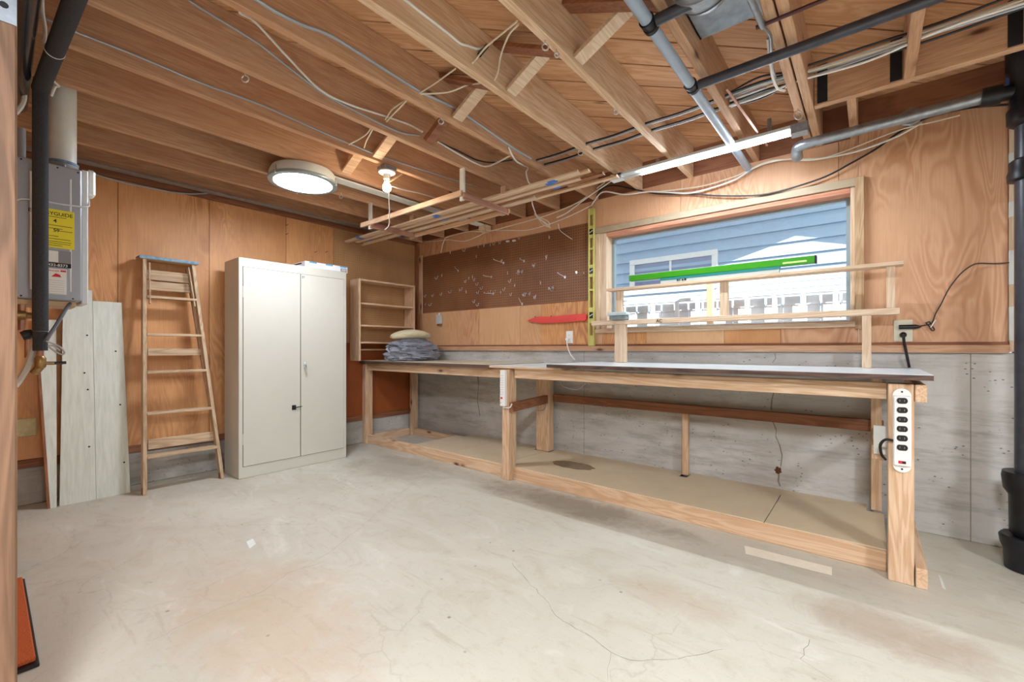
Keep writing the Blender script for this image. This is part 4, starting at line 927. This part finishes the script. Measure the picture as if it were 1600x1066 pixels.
# insulated pipe with valve
IX=1.46; p=onx(63,300,IX); iy=p.y; zbend=onx(78,135,IX).z; zbot=onx(64,548,IX).z
e=onz(118,-30,zbend+.01)
t=thing('insulated_pipe','thick black foam insulated pipe with valve hanging in front of the heater','pipe',(IX,iy,zbot))
b=NB(); tube(b,[(IX,iy,zbot),(IX,iy,zbot+.09)],.025,20,False); tube(b,[(IX,iy,zbot+.092),(IX,iy,zbend-.01),(IX+.015,iy+.004,zbend+.01)],.027,20,False); tube(b,[(IX-.01,iy,zbend-.025),(IX+.35,iy+.02,zbend+.0),(IX+.9,iy+.045,zbend+.02),(IX+1.4,iy+.07,zbend+.03)],.030,20,False); obj('foam_sleeve',b,INSUL,t,smooth=True)
b=NB(); lathe(b,[(.031,-.004),(.033,0),(.031,.004)],(IX+.37,iy+.02,zbend+.002),(1,.05,.02),20,cap=False); obj('tape_ring',b,GREYL,t,smooth=True)
b=NB(); tube(b,[(IX,iy,zbot+.0),(IX,iy,zbot-.03)],.012,12,False); obj('stub',b,COPPER,t,smooth=True)
b=NB(); tube(b,[(IX,iy,zbot-.025),(IX,iy,zbot-.035),(IX,iy,zbot-.075),(IX,iy,zbot-.082)],[.012,.020,.020,.015],12,False); tube(b,[(IX,iy,zbot-.075),(IX-.01,iy-.02,zbot-.105)],.016,12,False); tube(b,[(IX,iy,zbot-.06),(IX+.0,iy+.045,zbot-.06)],.008,10,False); obj('valve',b,BRASS,t,smooth=True)
b=NB(); tube(b,[(IX,iy+.045,zbot-.06),(IX,iy+.085,zbot-.058)],.007,10,False); obj('valve_lever',b,BLACK,t,smooth=True)
# slanted black pipe, lower grey pipe and hose near the post
b=NB(); tube(b,[onz(27,165,2.33),onz(30,120,2.33),onz(36,50,2.33),onz(41,0,2.33),onz(46,-60,2.33)],[.036]*5,20,False); bp=obj('black_pipe',b,plain('glossy_black_pipe','#2b2d32',.2),label='glossy black pipe under the ceiling beside the foreground post',cat='pipe',smooth=True)
b=NB(); p=onx(32,200,1.2); tube(b,[(1.22,p.y,zt+.0),(1.22,p.y,zt+.17)],.018,14,False); obj('supply_pipe',b,GREYI,label='short grey pipe entering the top left of the water heater',cat='pipe',smooth=True)
t=thing('brass_fittings','cluster of brass isolation valves below the water heater','valve',(1.3,-3.36,1.25))
b=NB(); 
p=onx(34,500,1.3); tube(b,[p+V((0,0,.10)),p,p-V((0,0,.05))],.014,12,False); obj('pipe_nipple',b,COPPER,t,smooth=True)
b=NB(); p=onx(40,493,1.32); lathe(b,[(.012,-.03),(.022,-.028),(.022,.0),(.015,.004),(.015,.02)],p,(0,1,0),10); lathe(b,[(.012,-.02),(.018,0),(.012,.02)],p+V((0,-.04,-.01)),(0,0,1),10); obj('valve_body',b,BRASS,t,smooth=True)
b=NB(); p=onx(42,520,1.34); tube(b,[p,p+V((0,0,-.12))],.008,10,False); obj('copper_riser',b,COPPER,t,smooth=True)
b=NB(); p=onx(43,523,1.36); lathe(b,[(.02,-.02),(.024,0),(.02,.02)],p,(0,1,.4),14); obj('black_knob',b,BLACK,t,smooth=True)
cable([onx(55,530,1.42),onx(50,552,1.44),onx(42,575,1.46),onx(30,595,1.48),onx(22,605,1.5)],.013,plain('grey_hose','#b9b6ac',.4),'translucent grey hose curving down below the water heater',name='hose',cat='hose')
cable([onx(110,474,HX-.02),onx(102,485,HX+.02),onx(90,505,1.42),onx(76,526,1.50),onx(72,533,1.52)],.008,plain('charcoal_cord','#585b60',.5),'thick charcoal power cord hanging from the heater underside',name='electric_cable',cat='cable')
cable([onx(72,533,1.52),onx(82,537,1.52),onx(95,543,1.52),onx(101,551,1.52),(onx(96,554,1.52)),onx(86,549,1.52),onx(76,541,1.52),onx(84,541,1.52),onx(94,548,1.52)],.004,CGREY,'looped thin grey cord tied beside the insulated pipe',name='electric_cable',cat='cable')
cable([onx(66,-5,1.9),onx(67,20,1.85),onx(71,45,1.8),onx(70,68,1.75),onx(74,85,1.7),onx(82,105,1.6),onx(80,112,1.58),onx(81,124,1.55),onx(92,134,1.35),onx(86,136,1.35),onx(80,150,1.33)],.006,CWHITE,'thin white cable hanging in front of the black insulated pipe')
cable([onx(34,128,1.3),onx(38,150,1.3),onx(34,165,1.3),onx(24,178,1.3)],.010,PVC,'curved white tubing beside the glossy black pipe',name='tubing',cat='tubing')
# ================================================================ FOREGROUND POST
b=NB(); box(b,2.77,2.86,-3.60,-3.4485,0,CEIL-.001,.004); t=obj('foreground_post',b,W['post'],label='rough brown wooden post at the left edge of the photo',cat='post')
PW=WORLD[t.name]
p=onx(24,20,2.862); b=NB(); z0=onx(28,42,2.862).z; box(b,2.8605,2.8625,-3.60,-3.449,z0,z0+.14,.0005); obj('metal_strap',b,GALV,t)
b=NB(); lathe(b,[(.008,0),(.006,.002)],(2.8625,-3.47,z0+.04),(1,0,0),10); obj('nail_head',b,INK,t)
b=NB(); box(b,1.45,2.265,-3.47,-3.388,.012,.03,.004); c_=obj('carpet_strip',b,CARPET,label='orange carpet strip on the floor behind the foreground post',cat='carpet')
b=NB(); box(b,1.43,2.285,-3.47,-3.38,.0,.0115,.002); obj('backing',b,BLACK,c_)
b=NB(); box(b,1.15,1.32,-3.47,-3.40,0,.09,.002); obj('dark_block',b,BLACK,label='small black block on the floor past the orange carpet strip',cat='block')
# ================================================================ WALL ITEMS
t=thing('spirit_level','long yellow aluminium spirit level hanging left of the window','spirit level',(2.53,-.03,1.10))
lx0,lx1,lz0,lz1=2.495,2.553,1.10,2.335
def lv(z): return (z-lz0)*0+0
b=NB(); H_=lz1-lz0
box(b,lx0,lx0+.010,-.038,-.008,lz0,lz1,.001); box(b,lx1-.010,lx1,-.038,-.008,lz0,lz1,.001)
cuts=[(0,.06),(.16,.185),(.245,.275),(.40,.42),(.505,.53),(.56,.58),(.70,.715),(.79,.83),(.855,.875),(.965,1.0)]
for a,c in ((0,.075),(.165,.20),(.245,.28),(.40,.415),(.50,.525),(.565,.59),(.70,.715),(.785,.81),(.85,.875),(.955,1.0)):
    box(b,lx0+.009,lx1-.009,-.030,-.016,lz0+H_*a,lz0+H_*c)
obj('frame',b,YELM,t)
for a,c in ((.20,.245),(.525,.565),(.81,.85)):
    b=NB(); box(b,lx0+.010,lx1-.010,-.034,-.012,lz0+H_*a,lz0+H_*c,.001); v_=obj('vial_block',b,BLACK,t)
    b=NB(); zc=lz0+H_*(a+c)/2; tube(b,[(lx0+.014,-.0345,zc-.008),(lx1-.014,-.0345,zc+.010)],.004,8,False); obj('vial',b,GREYL,v_)
# red tool
t=thing('red_caulk_tool','long red pointed plastic tool case hung flat on the wall','tool case',(2.1,-.05,1.3))
def rp(x,y): return ony(x,y,-.04)
b=NB(); pts=[(822,501.5),(833,497),(838,495),(860,495),(885,492.5),(900,491),(913,490.5),(916,493),(914,501),(905,502),(880,504),(845,505.5),(835,503.5)]
P3=[rp(x,y) for x,y in pts]; prism(b,P3,(0,.035,0)); bmesh.ops.bevel(b,geom=[e for e in b.edges],offset=.004,segments=2,affect='EDGES'); obj('case',b,RED,t,smooth=True)
b=NB(); prism(b,[V((p.x,p.y-.006,p.z)) for p in (rp(850,500),rp(900,497),rp(900,499.5),rp(850,502))],(0,.006,0)); obj('ridge',b,RED,t)
for x,y in ((836,495.5),(861,494.5)):
    p=rp(x,y); b=NB(); box(b,p.x-.005,p.x+.005,p.y-.002,p.y+.002,p.z-.002,p.z+.006); obj('clip',b,INK,t)
# outlets
def outlet(name,label,cxp,cyp,w=.072,h=.115,mat=WHITE):
    p=ony(cxp,cyp,0); t=thing(name,label,'wall outlet',(p.x,0,p.z-h/2))
    b=NB(); box(b,p.x-w/2,p.x+w/2,-.006,-.0002,p.z-h/2,p.z+h/2,.002); pl=obj('cover_plate',b,mat,t)
    for dz in (.02,-.02):
        b=NB(); lathe(b,[(.015,0),(.015,.0015)],(p.x,-.006,p.z+dz),(0,-1,0),18); s=obj('socket',b,mat,t)
        for dx in (-.005,.005):
            b=NB(); box(b,p.x+dx-.0008,p.x+dx+.0008,-.0082,-.0075,p.z+dz-.003,p.z+dz+.005); obj('slot',b,INK,s)
    return t,p
t,p=outlet('wall_outlet','white wall outlet with white cord below the red tool case',890,527)
cable([ony(888,530,-.02),ony(886,536,-.03),ony(888,546,-.04),ony(892,555,-.06),ony(898,562,-.08)],.006,CWHITE,'white cord from the outlet down onto the worktop',name='electric_cable',cat='cable')
b=NB(); box(b,p.x-.03,p.x+.0,-.032,-.009,p.z-.035,p.z-.008,.004); obj('plug',b,WHITE,label='white plug in the outlet below the red tool case',cat='plug')
t,p=outlet('wall_outlet','cream wall outlet with two black plugs right of the window',1411,517,.085,.13,plain('cream_plate','#d8d6c0',.4))
b=NB(); q0=p+V((0,-.012,.022)); tube(b,[q0+V((-.02,-.01,0)),q0+V((.055,-.012,0)),q0+V((.075,-.012,-.001))],[.013,.013,.006],10,False); obj('adapter_plug',b,BLACK,label='black adapter plug in the upper socket right of the window',cat='plug',smooth=True)
b=NB(); q1=p+V((0,-.012,-.025)); lathe(b,[(.016,-.004),(.017,.006),(.013,.022),(.006,.028)],q1,(0,-1,0),16); obj('round_plug',b,BLACK,label='round black plug in the lower socket right of the window',cat='plug',smooth=True)
cable([q1+V((0,-.03,-.003)),q1+V((.004,-.03,-.05)),ony(1415,545,-.045),ony(1418,560,-.04),ony(1421,574,-.03)],.007,CBLACK,'thick black cord dropping from the outlet behind the worktop',name='electric_cable',cat='cable')
cable([q0+V((.075,-.012,-.001)),ony(1440,509,-.02),ony(1452,507,-.015),ony(1457,503,-.015),ony(1462,490,-.015),ony(1470,476,-.015),ony(1480,456,-.015),ony(1490,441,-.015),ony(1503,426,-.015),ony(1518,415,-.015),ony(1530,411.5,-.015),ony(1555,412,-.015),ony(1584,410,-.015)],.003,CBLACK,'thin black wire rising from the adapter toward the iron stack',name='electric_cable',cat='cable')
b=NB(); tube(b,[ony(1447,505,-.02),ony(1452,503,-.02),ony(1456,509,-.02),ony(1460,515,-.02),ony(1456,516,-.02),ony(1452,510,-.02),ony(1446,504,-.02)],.003,6); wt=obj('wire_knot',b,CBLACK,label='small bundled loop of black wire beside the adapter plug',cat='wire')
b=NB(); tube(b,[ony(1454,512,-.03),ony(1462,500,-.03)],.003,6,False); obj('white_tie',b,WHITE,wt)
# surface box near the corner
p=ony(685,499,-.04); t=thing('surface_box','grey surface mounted switch box at the lower left of the pegboard','switch box',(p.x,0,p.z-.07))
b=NB(); box(b,p.x-.035,p.x+.035,-.05,-.0065,p.z-.055,p.z+.055,.003); obj('box',b,plain('box_grey','#c3c8ca',.4),t)
b=NB(); box(b,p.x-.028,p.x+.028,-.04,-.0065,p.z-.075,p.z-.056,.002); obj('lower_knockout',b,W['dx'],t)
b=NB(); tube(b,[(p.x,-.03,p.z+.055),(p.x,-.03,p.z+.075)],.009,10,False); obj('connector',b,STEEL,t)
# nails on the left wall
for i,(px,py) in enumerate(((491,395),(508,395),(446,353),(446,367))):
    p=onx(px,py,0); b=NB(); tube(b,[p+V((-.01,0,0)),p+V((.035,.012,.012))],.002,6,False); obj('wall_nail',b,INK,label=('left bent nail just above the carton on the cabinet','right bent nail just above the carton on the cabinet','upper nail on the seam of the left wall panels','lower nail on the seam of the left wall panels')[i],cat='nail',group='nails above the cabinet')
# ---------------- pegboard hooks
hp1=[(666,464),(678,463),(691,461),(706,457),(718,455),(723,453),(728,457),(665,477),(675,477),(729,441),(733,436),(738,434),(743,438),(748,445),(755,451),(782,458),(790,453),(811,425),(813,427.5),(817,426),(833,417),(837,415),(853,405),(855,402),(793,428),(805,447),(799,440),(844,443),(865,450),(866,453),(823,461),(829,460),(838,464),(838,466),(749,477),(743,472),(749,458),(691,432),(685,435),(745,402),(704,396),(728,392),(747,387),(757,385),(766,384),(774,382),(783,380),(813,373),(857,372),(785,409),(820,461),(800,461),(775,457),(768,457)]
hk=thing('peg_hook','small pale J-shaped hook stuck in the brown pegboard','hook',(0,0,0),'J hooks in the brown pegboard')
def jhook(r,L):
    b=NB(); tube(b,[(0,.004,0),(0,-.012,0),(0,-.014,-.004),(0,-.014,-L),(0,-.020,-L-r*.7),(0,-.028,-L-r),(0,-.036,-L-r*.7),(0,-.040,-L),(0,-.042,-L+.012)],.0024,6,n=3); return b
base=jhook(.010,.022); base_me=bpy.data.meshes.new('peg_hook'); base.to_mesh(base_me); base.free(); base_me.materials.append(STEEL)
for p in base_me.polygons: p.use_smooth=True
bpy.data.objects.remove(hk)
first=bpy.data.objects.new('peg_hook',base_me)
first['label']='small pale J-shaped hook stuck in the brown pegboard'; first['category']='hook'; first['group']='J hooks in the brown pegboard'
ORD='first second third fourth fifth sixth seventh eighth ninth tenth eleventh twelfth thirteenth fourteenth fifteenth sixteenth seventeenth eighteenth nineteenth twentieth twenty-first twenty-second twenty-third twenty-fourth'.split()
def band(px,py): return min(4,max(0,int((2.22-ony(px,py,-.006).z)/.142)))
BN=('top band','second band','middle band','fourth band','bottom band')
lab={}
for k in range(5):
    for j,q in enumerate(sorted(q for q in hp1 if band(*q)==k)): lab[q]='pale J-shaped hook, '+ORD[j]+' from the left in the '+BN[k]+' of the pegboard'
for i,(px,py) in enumerate(hp1):
    o=first if i==0 else first.copy(); p=ony(px,py-3,-.006); o['label']=lab[(px,py)]; o.location=p; o.rotation_euler=(0,0,R.uniform(-.5,.9)); link(o)
def lhook(px,py,px2,py2,label):
    a=ony(px,py,-.006); c=ony(px2,py2,-.07); b=NB(); tube(b,[a,a+V((0,-.01,0)),c,c+V((0,-.004,.01))],.003,6,n=3); box(b,a.x-.008,a.x+.008,-.011,-.0065,a.z-.012,a.z+.012); obj('long_peg_hook',b,STEEL,label=label,cat='hook')
lhook(787,411,772,406,'long straight peg hook in the upper middle of the pegboard'); lhook(768,433,756,431,'long peg hook with white tip at the middle of the pegboard')
lhook(716,423,711,418,'slanting long peg hook in the upper left of the pegboard'); lhook(819,408,813,405,'slanting long peg hook in the upper right of the pegboard')
lhook(771,459,757,458,'long horizontal peg hook low in the middle of the pegboard'); lhook(883,433,872,427,'double pronged peg holder near the spirit level, left one')
lhook(901,426,912,428,'double pronged peg holder near the spirit level, right one'); lhook(816,475,811,467,'long peg hook at the lower edge of the pegboard')
lhook(858,451,864,451,'short T shaped peg hook low at the right of the pegboard')
for px,py,l in ((793,377,'left'),(803,376,'right')):
    p=ony(px,py,-.02); b=NB(); box(b,p.x-.018,p.x+.018,-.03,-.0065,p.z-.007,p.z+.007,.002); obj('peg_clip',b,WHITE,label='small white peg clip near the pegboard top, '+l+' of two',cat='clip')
